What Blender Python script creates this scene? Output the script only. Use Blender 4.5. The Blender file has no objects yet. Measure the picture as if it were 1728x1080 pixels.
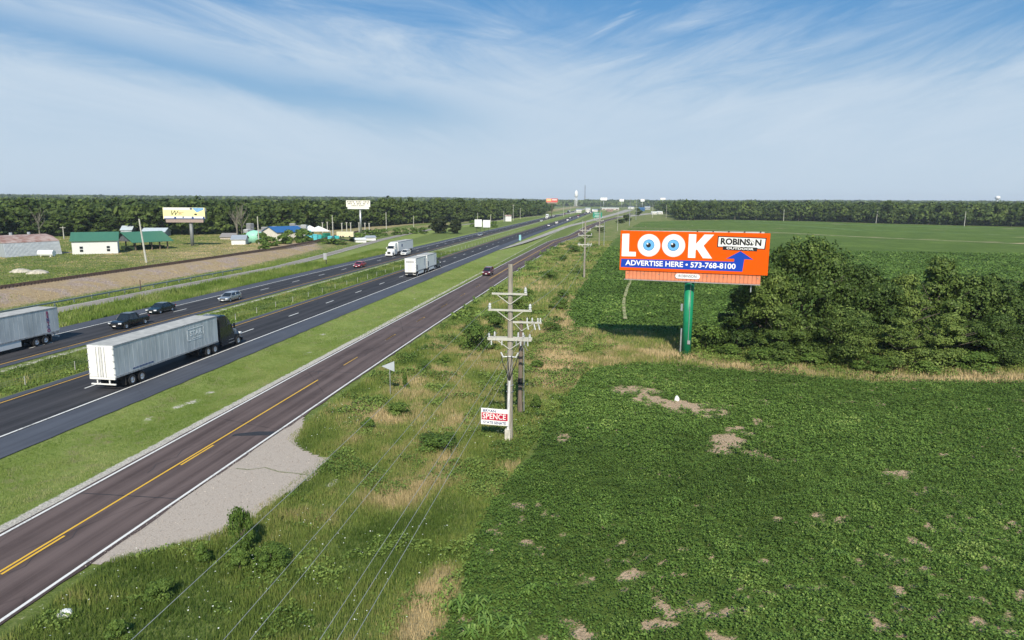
import bpy, math, random
import numpy as np
from math import radians as R_, sin, cos, pi, atan, tan
SC = bpy.context.scene
COL = SC.collection
# ------------------------------------------------------------------ camera, world, sun, exposure
FPX, CH = 1153.0, 17.0
PITCH, ROLL, YAW = R_(9.8889), R_(0.3316), R_(8.3047)
cf = np.array([-sin(YAW)*cos(PITCH), cos(YAW)*cos(PITCH), -sin(PITCH)])
_r = np.array([cos(YAW), sin(YAW), 0.0]); _u = np.cross(_r, cf)
cR = _r*cos(ROLL)+_u*sin(ROLL); cU = -_r*sin(ROLL)+_u*cos(ROLL)
import mathutils
cam = bpy.data.objects.new("camera", bpy.data.cameras.new("camera")); COL.objects.link(cam)
M3 = mathutils.Matrix(((cR[0], cU[0], -cf[0]), (cR[1], cU[1], -cf[1]), (cR[2], cU[2], -cf[2])))
cam.matrix_world = mathutils.Matrix.Translation((0, 0, CH)) @ M3.to_4x4()
cam.data.sensor_width = 36.0; cam.data.lens = 36.0*FPX/1728.0
cam.data.clip_start = 0.1; cam.data.clip_end = 20000
SC.camera = cam
SUN_EL, SUN_AZ = R_(40), R_(10)            # the sun stands behind the camera, a little to the right of the road
sd = mathutils.Vector((sin(SUN_AZ)*cos(SUN_EL), -cos(SUN_AZ)*cos(SUN_EL), sin(SUN_EL)))
sun = bpy.data.objects.new("sun", bpy.data.lights.new("sun", 'SUN')); COL.objects.link(sun)
sun.data.energy = 5.0; sun.data.angle = R_(0.53); sun.data.color = (1.0, 0.925, 0.78)
sun.rotation_euler = sd.to_track_quat('Z', 'Y').to_euler(); sun.location = (0, -50, 80)
SC.view_settings.view_transform = 'Standard'; SC.view_settings.look = 'None'
SC.view_settings.exposure = 0.18; SC.view_settings.gamma = 1.0
SC.cycles.max_bounces = 5; SC.cycles.transparent_max_bounces = 6

class NT:                                   # tiny node-tree writer
    def __init__(s, t): s.t = t
    def n(s, typ, _in=None, **kw):
        o = s.t.nodes.new(typ)
        for k, v in kw.items(): setattr(o, k, v)
        if _in:
            for k, v in _in.items():
                if isinstance(v, bpy.types.NodeSocket): s.t.links.new(v, o.inputs[k])
                else: o.inputs[k].default_value = v
        return o
    def m(s, op, a, b=None, c=None, clamp=False):
        o = s.n('ShaderNodeMath', operation=op, use_clamp=clamp)
        for i, v in enumerate((a, b, c)):
            if v is None: continue
            if isinstance(v, bpy.types.NodeSocket): s.t.links.new(v, o.inputs[i])
            else: o.inputs[i].default_value = v
        return o.outputs[0]
    def mix(s, f, a, b):
        o = s.n('ShaderNodeMix', data_type='RGBA')
        for i, v in ((0, f), (6, a), (7, b)):
            if isinstance(v, bpy.types.NodeSocket): s.t.links.new(v, o.inputs[i])
            else: o.inputs[i].default_value = v if i == 0 else (v[0], v[1], v[2], 1)
        return o.outputs[2]
    def ss(s, v, lo, hi):                   # smoothstep
        o = s.n('ShaderNodeMapRange', interpolation_type='SMOOTHSTEP')
        s.t.links.new(v, o.inputs[0]); o.inputs[1].default_value = lo; o.inputs[2].default_value = hi
        return o.outputs[0]
    def noise(s, vec, scale, det=4, rough=.55, dist=0):
        return s.n('ShaderNodeTexNoise', {'Vector': vec, 'Scale': scale, 'Detail': det, 'Roughness': rough, 'Distortion': dist}).outputs[0]

W = bpy.data.worlds.new("World"); SC.world = W; W.use_nodes = True
W.node_tree.nodes.clear(); w = NT(W.node_tree)
sky = w.n('ShaderNodeTexSky', sky_type='NISHITA', sun_disc=False, sun_elevation=SUN_EL, sun_rotation=pi-SUN_AZ,
          air_density=1.0, dust_density=0.6, ozone_density=2.2)
tc = w.n('ShaderNodeTexCoord').outputs['Generated']
rot = w.n('ShaderNodeVectorRotate', {'Vector': tc, 'Angle': -YAW}, rotation_type='Z_AXIS').outputs[0]
sx = w.n('ShaderNodeSeparateXYZ', {0: rot})
X, Y, Z = sx.outputs
az = w.m('ARCTAN2', X, Y)                   # compass angle, 0 = along the highway-ish heading
hor = w.m('SQRT', w.m('ADD', w.m('MULTIPLY', X, X), w.m('MULTIPLY', Y, Y)))
el = w.m('DIVIDE', Z, hor)
def skyvec(a, b, rz, sxx, syy):             # az/el coordinates stretched into streaks
    v = w.n('ShaderNodeCombineXYZ', {0: a, 1: b, 2: 0.0}).outputs[0]
    v = w.n('ShaderNodeVectorRotate', {'Vector': v, 'Angle': rz}, rotation_type='Z_AXIS').outputs[0]
    return w.n('ShaderNodeVectorMath', {0: v, 1: (sxx, syy, 1)}, operation='MULTIPLY').outputs[0]
nA = w.noise(skyvec(az, el, 0.20, 1.7, 9.0), 1.9, 10, .66, .7)
nB = w.noise(skyvec(az, el, -0.28, 2.0, 10.0), 1.9, 10, .67, .7)
side = w.ss(az, -0.15, 0.25)
nS = w.m('ADD', w.m('MULTIPLY', nA, w.m('SUBTRACT', 1.0, side)), w.m('MULTIPLY', nB, side))
nL = w.noise(skyvec(az, el, 0.1, 1.0, 3.0), 2.2, 3, .5, .3)
ntop = w.m('MULTIPLY_ADD', az, -0.055, 0.212)          # upper edge of the veil
d1 = w.m('SUBTRACT', w.m('ADD', ntop, w.m('MULTIPLY_ADD', nS, 0.24, -0.105)), el)
veil = w.m('MULTIPLY', w.ss(d1, -0.06, 0.09), 0.90)
gapc = w.m('MULTIPLY_ADD', az, -0.13, 0.105)           # blue gap that slopes down to the right
gd = w.m('ABSOLUTE', w.m('SUBTRACT', el, w.m('ADD', gapc, w.m('MULTIPLY_ADD', nS, 0.07, -0.035))))
gap = w.m('SUBTRACT', 1.0, w.ss(gd, 0.0, 0.045))
gap = w.m('MULTIPLY', gap, w.m('SUBTRACT', 1.0, w.ss(az, -0.22, 0.06)))
veil = w.m('MULTIPLY', veil, w.m('SUBTRACT', 1.0, w.m('MULTIPLY', gap, 0.85)))
wisps = w.m('MULTIPLY', w.ss(nS, 0.50, 0.90), w.m('MULTIPLY', w.ss(nL, 0.35, 0.62), 0.6))
patchy = w.m('ADD', w.m('MULTIPLY_ADD', nL, 0.3, 0.42), w.m('MULTIPLY', nS, .75))
lowv = w.m('MULTIPLY', w.m('SUBTRACT', 1.0, w.ss(el, 0.05, 0.17)), 0.85)
cl = w.m('MAXIMUM', w.m('MULTIPLY', veil, patchy, clamp=True), lowv)
cl = w.m('ADD', cl, w.m('MULTIPLY', wisps, w.m('SUBTRACT', 1.0, cl)), clamp=True)
ct1 = w.m('ABSOLUTE', w.m('SUBTRACT', w.m('SUBTRACT', el, 0.205), w.m('MULTIPLY', w.m('SUBTRACT', az, 0.09), 0.72)))
ct1 = w.m('SUBTRACT', ct1, w.m('MULTIPLY_ADD', nB, 0.016, -0.008))
ct = w.m('MULTIPLY', w.m('SUBTRACT', 1.0, w.ss(ct1, 0.0, 0.012)), w.m('MULTIPLY', w.ss(az, 0.06, 0.09), w.m('SUBTRACT', 1.0, w.ss(az, 0.19, 0.21))))
cl = w.m('ADD', cl, w.m('MULTIPLY', w.m('MULTIPLY', ct, w.ss(nB, .42, .58)), 0.5), clamp=True)
skyc = w.n('ShaderNodeVectorMath', {0: sky.outputs[0], 1: (0.092, 0.112, 0.128)}, operation='MULTIPLY').outputs[0]
deep = w.mix(w.ss(el, 0.02, 0.27), (0.27, 0.44, 0.60), w.mix(.25, (0.075, 0.25, 0.50), skyc))
colr = w.mix(w.m('MULTIPLY', cl, 0.93), deep, (0.53, 0.63, 0.735))
colr = w.mix(w.m('MULTIPLY', w.m('SUBTRACT', 1.0, w.ss(el, 0.0, 0.10)), 0.55), colr, (0.50, 0.60, 0.69))
bg = w.n('ShaderNodeBackground', {'Color': colr, 'Strength': 1.0})
W.node_tree.links.new(bg.outputs[0], w.n('ShaderNodeOutputWorld').inputs[0])

# ------------------------------------------------------------------ helpers
rng = np.random.default_rng(7); random.seed(7)
def at(px, py, z=0.0):                      # a point of the surveyed ground plane
    d = cf + cR*(px-864)/FPX - cU*(py-540)/FPX
    t = (z-CH)/d[2]; return float(d[0]*t), float(d[1]*t)
def atd(px, py, depth):
    d = (cf + cR*(px-864)/FPX - cU*(py-540)/FPX)*depth
    return float(d[0]), float(d[1]), float(d[2]+CH)
def proj(x, y, z):
    v = np.array([x, y, z-CH]); dd = v@cf
    return 864+FPX*(v@cR)/dd, 540-FPX*(v@cU)/dd
def zat(x, y, py):                          # height over (x, y) seen at row py
    lo, hi = -5.0, 120.0
    for _ in range(40):
        m = (lo+hi)/2
        if proj(x, y, m)[1] > py: lo = m
        else: hi = m
    return lo
def tag(o, label=None, cat=None, group=None, kind=None):
    if label: o["label"] = label
    if cat: o["category"] = cat
    if group: o["group"] = group
    if kind: o["kind"] = kind
    return o
def empty(name, loc, rz=0.0, label=None, cat=None, group=None):
    o = bpy.data.objects.new(name, None); COL.objects.link(o)
    o.location = loc; o.rotation_euler = (0, 0, rz); o.empty_display_size = .3
    return tag(o, label, cat, group)
def copy_tree(o, parent=None):
    c = o.copy(); COL.objects.link(c); c.parent = parent
    for ch in list(o.children): copy_tree(ch, c)
    return c
def place(proto, loc, rz=0.0, sc=1.0, label=None, cat=None, group=None, first=[set()]):
    if proto.name not in first[0]: first[0].add(proto.name); o = proto
    else: o = copy_tree(proto)
    o.location = loc; o.rotation_euler = (0, 0, rz)
    o.scale = sc if hasattr(sc, '__len__') else (sc, sc, sc)
    return tag(o, label, cat, group)

class MB:
    def __init__(s): s.v = []; s.f = []; s.mi = []
    def add(s, vs, fs, m=0):
        b = len(s.v); s.v += [tuple(p) for p in vs]; s.f += [tuple(i+b for i in f) for f in fs]; s.mi += [m]*len(fs); return s
    def box(s, c, d, m=0, rz=0.0, rx=0.0):
        vs = []
        for k in (-.5, .5):
            for (a, b) in ((-.5, -.5), (.5, -.5), (.5, .5), (-.5, .5)):
                x, y, z = a*d[0], b*d[1], k*d[2]
                y, z = y*cos(rx)-z*sin(rx), y*sin(rx)+z*cos(rx)
                vs.append((c[0]+x*cos(rz)-y*sin(rz), c[1]+x*sin(rz)+y*cos(rz), c[2]+z))
        return s.add(vs, [(3, 2, 1, 0), (4, 5, 6, 7), (0, 1, 5, 4), (1, 2, 6, 5), (2, 3, 7, 6), (3, 0, 4, 7)], m)
    def bar(s, p, q, r, m=0, n=6, r2=None, caps=True):
        p = mathutils.Vector(p); q = mathutils.Vector(q); a = (q-p).normalized()
        u = a.cross(mathutils.Vector((0, 0, 1)) if abs(a.z) < .9 else mathutils.Vector((1, 0, 0))).normalized(); v = a.cross(u)
        r2 = r if r2 is None else r2; vs = []
        for c, rr in ((p, r), (q, r2)):
            for i in range(n):
                t = 2*pi*i/n; vs.append(c+u*rr*cos(t)+v*rr*sin(t))
        fs = [(i, (i+1) % n, n+(i+1) % n, n+i) for i in range(n)]
        if caps: fs += [tuple(range(n-1, -1, -1)), tuple(range(n, 2*n))]
        return s.add(vs, fs, m)
    def loft(s, rings, m=0, caps=True):
        n = len(rings[0]); vs = [p for r in rings for p in r]; fs = []
        for k in range(len(rings)-1):
            for i in range(n):
                j = (i+1) % n; fs.append((k*n+i, k*n+j, (k+1)*n+j, (k+1)*n+i))
        if caps: fs += [tuple(range(n-1, -1, -1)), tuple(range((len(rings)-1)*n, len(rings)*n))]
        return s.add(vs, fs, m)
    def lathe(s, prof, c=(0, 0, 0), n=16, m=0):
        return s.loft([[(c[0]+r*cos(2*pi*i/n), c[1]+r*sin(2*pi*i/n), c[2]+z) for i in range(n)] for r, z in prof], m)
    def poly(s, pts, m=0): return s.add(pts, [tuple(range(len(pts)))], m)
    def slab(s, pts, y0, y1, m=0):          # an (x, z) outline given thickness along y
        n = len(pts)
        vs = [(x, y0, z) for x, z in pts]+[(x, y1, z) for x, z in pts]
        return s.add(vs, [tuple(range(n)), tuple(range(2*n-1, n-1, -1))]+[(i, n+i, n+(i+1) % n, (i+1) % n) for i in range(n)], m)
    def build(s, name, mats, parent=None, smooth=False, loc=None):
        me = bpy.data.meshes.new(name); me.from_pydata(s.v, [], s.f)
        if not isinstance(mats, (list, tuple)): mats = [mats]
        for mt in mats: me.materials.append(mt)
        me.polygons.foreach_set('material_index', s.mi)
        if smooth: me.polygons.foreach_set('use_smooth', [True]*len(s.f))
        me.update(); o = bpy.data.objects.new(name, me); COL.objects.link(o)
        if parent: o.parent = parent
        if loc: o.location = loc
        return o
def npmesh(name, V, k, mats, attrs=None, mi=None):   # V: (n*k,3) separate k-gons
    V = np.asarray(V, np.float32); n = len(V)//k
    me = bpy.data.meshes.new(name); me.vertices.add(len(V)); me.vertices.foreach_set('co', V.ravel())
    me.loops.add(n*k); me.loops.foreach_set('vertex_index', np.arange(n*k, dtype=np.int32))
    me.polygons.add(n); me.polygons.foreach_set('loop_start', np.arange(0, n*k, k, dtype=np.int32))
    try: me.polygons.foreach_set('loop_total', np.full(n, k, np.int32))
    except Exception: pass
    for mt in (mats if isinstance(mats, (list, tuple)) else [mats]): me.materials.append(mt)
    if mi is not None: me.polygons.foreach_set('material_index', mi.astype(np.int32))
    for nm, a in (attrs or {}).items():
        at_ = me.attributes.new(nm, 'FLOAT', 'FACE'); at_.data.foreach_set('value', np.asarray(a, np.float32))
    me.update(calc_edges=True); return me
def gridmesh(name, xs, ys, zf, m, attrs=None):
    Xg, Yg = np.meshgrid(xs, ys); Zg = zf(Xg, Yg)
    nx, ny = len(xs), len(ys)
    V = np.stack([Xg, Yg, Zg], -1).reshape(-1, 3).astype(np.float32)
    i = (np.arange(ny-1)[:, None]*nx+np.arange(nx-1)[None, :]).ravel()
    F = np.stack([i, i+1, i+nx+1, i+nx], -1).astype(np.int32)
    me = bpy.data.meshes.new(name); me.vertices.add(len(V)); me.vertices.foreach_set('co', V.ravel())
    me.loops.add(F.size); me.loops.foreach_set('vertex_index', F.ravel())
    me.polygons.add(len(F)); me.polygons.foreach_set('loop_start', np.arange(0, F.size, 4, dtype=np.int32))
    me.materials.append(m)
    for nm, fn in (attrs or {}).items():
        a = me.attributes.new(nm, 'FLOAT', 'POINT'); a.data.foreach_set('value', fn(Xg, Yg).ravel().astype(np.float32))
    me.update(calc_edges=True); me.polygons.foreach_set('use_smooth', [True]*len(F))
    o = bpy.data.objects.new(name, me); COL.objects.link(o); return o
def _h(ix, iy, s):
    v = np.sin(ix*127.1+iy*311.7+s*74.7)*43758.5453
    return v-np.floor(v)
def vn(x, y, scale, seed=0):
    x = np.asarray(x, float)/scale; y = np.asarray(y, float)/scale
    ix, iy = np.floor(x), np.floor(y); fx, fy = x-ix, y-iy
    fx = fx*fx*(3-2*fx); fy = fy*fy*(3-2*fy)
    a = _h(ix, iy, seed); b = _h(ix+1, iy, seed); c = _h(ix, iy+1, seed); d = _h(ix+1, iy+1, seed)
    return (a*(1-fx)+b*fx)*(1-fy)+(c*(1-fx)+d*fx)*fy
def fbm(x, y, scale, seed=0, o=4):
    t = 0; a = .5; s = 0
    for k in range(o): t = t+a*vn(x, y, scale/2**k, seed+k*13.7); s += a; a *= .55
    return t/s
def sst(v, a, b):
    t = np.clip((v-a)/(b-a), 0, 1); return t*t*(3-2*t)

# ------------------------------------------------------------------ materials
MC = {}
def mat(name, col, rough=.6, metal=0.0, var=.10, scale=2.0, spec=.4, col2=None, emit=None, stretch=None, coat=0.0, bump=0.0):
    if name in MC: return MC[name]
    m = bpy.data.materials.new(name); m.use_nodes = True; t = m.node_tree; t.nodes.clear(); n = NT(t)
    b = n.n('ShaderNodeBsdfPrincipled', {'Roughness': rough, 'Metallic': metal, 'Specular IOR Level': spec, 'Coat Weight': coat})
    oc = n.n('ShaderNodeTexCoord').outputs['Object']
    if stretch: oc = n.n('ShaderNodeVectorMath', {0: oc, 1: stretch}, operation='MULTIPLY').outputs[0]
    ns = n.noise(oc, scale, 6, .6, .2)
    c1 = tuple(c*(1-var) for c in col); c2 = col2 or tuple(min(1, c*(1+var)) for c in col)
    cc = n.mix(n.ss(ns, .3, .7), c1, c2); t.links.new(cc, b.inputs['Base Color'])
    t.links.new(n.m('MULTIPLY_ADD', ns, .2, rough-.1, clamp=True), b.inputs['Roughness'])
    if bump:
        bp = n.n('ShaderNodeBump', {'Height': ns, 'Strength': bump, 'Distance': .05}); t.links.new(bp.outputs[0], b.inputs['Normal'])
    t.links.new(b.outputs[0], n.n('ShaderNodeOutputMaterial').inputs[0])
    MC[name] = m; return m
def foliage(name, ramp, sp=.25, rough=.6, trans=.25, objrand=0.0):
    m = bpy.data.materials.new(name); m.use_nodes = True; t = m.node_tree; t.nodes.clear(); n = NT(t)
    a = n.n('ShaderNodeAttribute', attribute_name='tint', attribute_type='GEOMETRY').outputs['Fac']
    if objrand:
        r = n.n('ShaderNodeObjectInfo').outputs['Random']
        a = n.m('ADD', a, n.m('MULTIPLY_ADD', r, objrand, -objrand/2), clamp=True)
    cr = n.n('ShaderNodeValToRGB', {0: a}); e = cr.color_ramp.elements
    for i, (p, c) in enumerate(ramp):
        if i < 2: e[i].position = p; e[i].color = (*c, 1)
        else: q = e.new(p); q.color = (*c, 1)
    b = n.n('ShaderNodeBsdfPrincipled', {'Base Color': cr.outputs[0], 'Roughness': rough, 'Specular IOR Level': sp})
    tr = n.n('ShaderNodeBsdfTranslucent', {'Color': cr.outputs[0]})
    mx = n.n('ShaderNodeMixShader', {0: trans, 1: b.outputs[0], 2: tr.outputs[0]})
    t.links.new(mx.outputs[0], n.n('ShaderNodeOutputMaterial').inputs[0]); return m

def ground_mat():
    m = bpy.data.materials.new("ground_soil_and_grass"); m.use_nodes = True; t = m.node_tree; t.nodes.clear(); n = NT(t)
    pos = n.n('ShaderNodeNewGeometry').outputs['Position']
    A = lambda k: n.n('ShaderNodeAttribute', attribute_name=k, attribute_type='GEOMETRY').outputs['Fac']
    n1 = n.noise(pos, .16, 6, .6, .6); n2 = n.noise(pos, 1.7, 6, .7, .3); n3 = n.noise(pos, 9.0, 4, .75); n4 = n.noise(pos, .035, 4, .6)
    green = n.mix(n.ss(n2, .35, .68), (0.085, 0.125, 0.026), (0.165, 0.215, 0.052))
    green = n.mix(n.ss(n3, .45, .75), green, (0.20, 0.225, 0.08))
    tan_ = n.mix(n.ss(n3, .3, .7), (0.27, 0.22, 0.11), (0.42, 0.34, 0.19))
    dry = n.ss(n.m('ADD', A('dry'), n.m('ADD', n.m('MULTIPLY_ADD', n1, .9, -.45), n.m('MULTIPLY_ADD', n2, .7, -.35))), .35, .8)
    c = n.mix(dry, green, tan_)
    lush = n.mix(n.ss(n.m('ADD', n.m('MULTIPLY', n2, .6), n.m('MULTIPLY', n1, .4)), .38, .64), (0.155, 0.215, 0.042), (0.250, 0.300, 0.085))
    lush = n.mix(n.ss(n3, .5, .8), lush, (0.31, 0.33, 0.14))
    lush = n.mix(n.ss(n.m('ADD', n.m('MULTIPLY', n.noise(pos, .45, 5, .7, .5), .7), n.m('MULTIPLY', n2, .3)), .50, .66), lush, (0.235, 0.225, 0.105))
    c = n.mix(A('lush'), c, lush)
    gr = n.mix(n.ss(n3, .35, .65), (0.34, 0.31, 0.27), (0.70, 0.65, 0.57))
    g = n.ss(n.m('ADD', A('gravel'), n.m('ADD', n.m('MULTIPLY_ADD', n2, .8, -.4), n.m('MULTIPLY_ADD', n3, .5, -.25))), .42, .62)
    c = n.mix(g, c, gr)
    bal = n.mix(n.ss(n.noise(pos, 3.0, 5, .8), .35, .65), (0.23, 0.17, 0.14), (0.48, 0.385, 0.32)); bal = n.mix(n.m('MULTIPLY', n.ss(n1, .38, .55), .9), bal, n.mix(n.ss(n2, .3, .7), (.30, .21, .12), (.44, .34, .20)))
    bl = n.ss(n.m('ADD', A('ballast'), n.m('MULTIPLY_ADD', n2, .6, -.3)), .4, .6)
    c = n.mix(bl, c, bal)
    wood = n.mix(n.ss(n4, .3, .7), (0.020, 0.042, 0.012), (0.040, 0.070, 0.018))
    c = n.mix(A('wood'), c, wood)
    b = n.n('ShaderNodeBsdfPrincipled', {'Base Color': c, 'Roughness': .95, 'Specular IOR Level': .1})
    h = n.m('ADD', n2, n3); bp = n.n('ShaderNodeBump', {'Height': h, 'Strength': .8, 'Distance': .14}); t.links.new(bp.outputs[0], b.inputs['Normal'])
    t.links.new(b.outputs[0], n.n('ShaderNodeOutputMaterial').inputs[0]); return m
def asphalt(name, c1, c2, track=(), scale=1.0):
    m = bpy.data.materials.new(name); m.use_nodes = True; t = m.node_tree; t.nodes.clear(); n = NT(t)
    pos = n.n('ShaderNodeNewGeometry').outputs['Position']
    st = n.n('ShaderNodeVectorMath', {0: pos, 1: (1.6, .05, 1)}, operation='MULTIPLY').outputs[0]
    a = n.noise(st, 1.0, 5, .6, .4); b_ = n.noise(pos, .25, 5, .6, .5); f = n.noise(pos, 26.0, 3, .8)
    k = n.m('ADD', n.m('MULTIPLY', a, .55), n.m('ADD', n.m('MULTIPLY', b_, .3), n.m('MULTIPLY', f, .25)))
    c = n.mix(n.ss(k, .42, .68), c1, c2)
    vor = n.n('ShaderNodeTexVoronoi', {'Vector': n.n('ShaderNodeVectorMath', {0: pos, 1: (.16, .05, 1)}, operation='MULTIPLY').outputs[0], 'Scale': 1.0, 'Randomness': 1.0}, feature='DISTANCE_TO_EDGE').outputs['Distance']
    cr = n.m('MULTIPLY', n.m('SUBTRACT', 1.0, n.ss(n.m('ADD', vor, n.m('MULTIPLY', f, .006)), .003, .010)), n.m('MULTIPLY', scale, .5))
    c = n.mix(cr, c, tuple(v*.35 for v in c1))
    xx = n.n('ShaderNodeSeparateXYZ', {0: pos}).outputs[0]; bnd = 0.0
    for tc_ in track:
        d = n.m('ABSOLUTE', n.m('SUBTRACT', xx, tc_)); bnd = n.m('ADD', bnd, n.m('SUBTRACT', 1.0, n.ss(d, .10, .62)))
    if track: c = n.mix(n.m('MULTIPLY', bnd, n.m('MULTIPLY_ADD', a, .8, .0)), c, tuple(v*1.35+.006 for v in c2))
    p = n.n('ShaderNodeBsdfPrincipled', {'Base Color': c, 'Roughness': .85, 'Specular IOR Level': .25})
    bp = n.n('ShaderNodeBump', {'Height': f, 'Strength': .25, 'Distance': .02}); t.links.new(bp.outputs[0], p.inputs['Normal'])
    t.links.new(p.outputs[0], n.n('ShaderNodeOutputMaterial').inputs[0]); return m
def paint(name, col, worn=.45):             # worn road paint, gaps show the road
    m = bpy.data.materials.new(name); m.use_nodes = True; t = m.node_tree; t.nodes.clear(); n = NT(t)
    pos = n.n('ShaderNodeNewGeometry').outputs['Position']
    k = n.m('ADD', n.m('MULTIPLY', n.noise(pos, 7, 5, .8), .6), n.m('MULTIPLY', n.noise(pos, .4, 3, .6), .4))
    c = n.mix(n.ss(k, worn-.06, worn+.06), tuple(v*.35+.03 for v in col), col)
    p = n.n('ShaderNodeBsdfPrincipled', {'Base Color': c, 'Roughness': .7, 'Specular IOR Level': .3})
    t.links.new(p.outputs[0], n.n('ShaderNodeOutputMaterial').inputs[0]); return m
def field_mat():
    m = bpy.data.materials.new("crop_soil"); m.use_nodes = True; t = m.node_tree; t.nodes.clear(); n = NT(t)
    pos = n.n('ShaderNodeNewGeometry').outputs['Position']
    A = lambda k: n.n('ShaderNodeAttribute', attribute_name=k, attribute_type='GEOMETRY').outputs['Fac']
    n2 = n.noise(pos, 2.2, 5, .7, .3); n3 = n.noise(pos, 8, 4, .8); n1 = n.noise(pos, .05, 5, .6, .5)
    st = n.n('ShaderNodeVectorMath', {0: pos, 1: (1.0, .12, 1)}, operation='MULTIPLY').outputs[0]
    rw = n.noise(st, .5, 4, .6, .2)
    g = n.mix(n.ss(n3, .35, .7), (0.065, 0.105, 0.022), (0.115, 0.180, 0.036))
    g = n.mix(n.m('MULTIPLY', n.ss(n.m('ADD', n.m('MULTIPLY', n1, .6), n.m('MULTIPLY', rw, .4)), .42, .66), .6), g, (0.155, 0.225, 0.048))
    soil = n.mix(n.ss(n3, .3, .7), (0.36, 0.25, 0.155), (0.66, 0.50, 0.34))
    f = n.ss(n.m('ADD', A('bare'), n.m('ADD', n.m('MULTIPLY_ADD', n2, .5, -.25), n.m('MULTIPLY_ADD', n3, .6, -.3))), .18, .62)
    c = n.mix(f, g, soil)
    stp = n.ss(n.m('ADD', A('strip'), n.m('MULTIPLY_ADD', n2, .5, -.25)), .4, .65)
    c = n.mix(stp, c, n.mix(n.ss(n2, .3, .7), (0.12, 0.16, 0.05), (0.30, 0.26, 0.14)))
    b = n.n('ShaderNodeBsdfPrincipled', {'Base Color': c, 'Roughness': .95, 'Specular IOR Level': .08})
    bp = n.n('ShaderNodeBump', {'Height': n.m('ADD', n2, n3), 'Strength': .9, 'Distance': .18}); t.links.new(bp.outputs[0], b.inputs['Normal'])
    t.links.new(b.outputs[0], n.n('ShaderNodeOutputMaterial').inputs[0]); return m

M_ground = ground_mat(); M_field = field_mat()
M_hwy = asphalt("highway_asphalt", (0.022, 0.022, 0.025), (0.044, 0.042, 0.047), (-68.4, -66.7, -64.9, -63.2, -49.6, -47.8, -46.0, -44.2))
M_sh = asphalt("shoulder_asphalt", (0.058, 0.064, 0.082), (0.082, 0.090, 0.112), scale=.3)
M_fr = asphalt("brown_asphalt", (0.062, 0.043, 0.040), (0.118, 0.086, 0.080), (-29.9, -28.3, -26.4, -24.9))
M_sv = asphalt("pale_chipseal", (0.20, 0.175, 0.155), (0.33, 0.295, 0.26), scale=.4)
M_cc = asphalt("pale_concrete", (0.29, 0.265, 0.23), (0.42, 0.39, 0.345), scale=.6)
M_wp = paint("white_paint", (0.70, 0.69, 0.66), .42); M_yp = paint("yellow_paint", (0.72, 0.42, 0.04), .38)
M_ypw = paint("orange_paint", (0.50, 0.29, 0.06), .44)
M_white = mat("white_panel", (0.72, 0.73, 0.73), .5, var=.05)
M_whiteb = mat("white_paint_coat", (0.80, 0.80, 0.79), .35, var=.03)
M_black = mat("black_rubber", (0.018, 0.018, 0.019), .85)
M_chassis = mat("dark_chassis", (0.028, 0.028, 0.03), .7, var=.3)
M_steel = mat("galvanised_steel", (0.50, 0.51, 0.52), .45, .7, var=.12)
M_alloy = mat("alloy_rim", (0.62, 0.62, 0.63), .3, .8)
M_glass = mat("dark_glass", (0.012, 0.016, 0.02), .08, spec=.8)
M_head = mat("headlight_glass", (0.78, 0.80, 0.82), .12, spec=.9)
M_tail = mat("red_lens", (0.42, 0.02, 0.02), .25)
M_wood = mat("weathered_pole_wood", (0.29, 0.26, 0.215), .9, var=.28, scale=3, stretch=(3, 3, .3), bump=.4)
M_woodb = mat("brown_pole_wood", (0.17, 0.13, 0.10), .9, var=.3, scale=3, stretch=(3, 3, .3), bump=.4)
M_arm = mat("pale_arm_wood", (0.46, 0.45, 0.40), .85, var=.15)
M_ins = mat("porcelain", (0.55, 0.56, 0.56), .3)
M_wire = mat("aluminium_wire", (0.42, 0.42, 0.41), .5, .4)
M_rail = mat("rusty_rail", (0.10, 0.06, 0.045), .8, var=.3)
M_bark = mat("tree_bark", (0.12, 0.10, 0.075), .95, var=.3, scale=6, bump=.5)

M_soy_ = 0
M_soy = foliage("soybean_leaf", [(0, (0.062, 0.104, 0.018)), (1, (0.320, 0.410, 0.105)), (.45, (0.112, 0.198, 0.034)), (.8, (0.180, 0.280, 0.058))], .22, .6, .25)
M_blade = foliage("grass_blade", [(0, (0.075, 0.125, 0.024)), (1, (0.56, 0.44, 0.24)), (.35, (0.180, 0.240, 0.052)), (.6, (0.29, 0.30, 0.095)), (.78, (0.36, 0.30, 0.14))], .15, .8, .25)
M_lush = foliage("verge_grass_blade", [(0, (0.130, 0.205, 0.034)), (1, (0.38, 0.38, 0.17)), (.5, (0.215, 0.275, 0.066))], .15, .8, .25)
M_leaf = foliage("tree_leaf", [(0, (0.026, 0.048, 0.011)), (1, (0.150, 0.200, 0.045)), (.5, (0.066, 0.102, 0.022))], .2, .6, .22, objrand=.35)
M_leafd = foliage("thicket_leaf", [(0, (0.030, 0.058, 0.013)), (1, (0.225, 0.290, 0.070)), (.55, (0.085, 0.135, 0.028))], .2, .55, .2, objrand=.55)
M_bush = foliage("shrub_leaf", [(0, (0.045, 0.085, 0.016)), (1, (0.230, 0.310, 0.070)), (.5, (0.105, 0.175, 0.033))], .2, .6, .25, objrand=.2)
M_flower = mat("white_flower", (0.75, 0.75, 0.66), .8)

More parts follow.
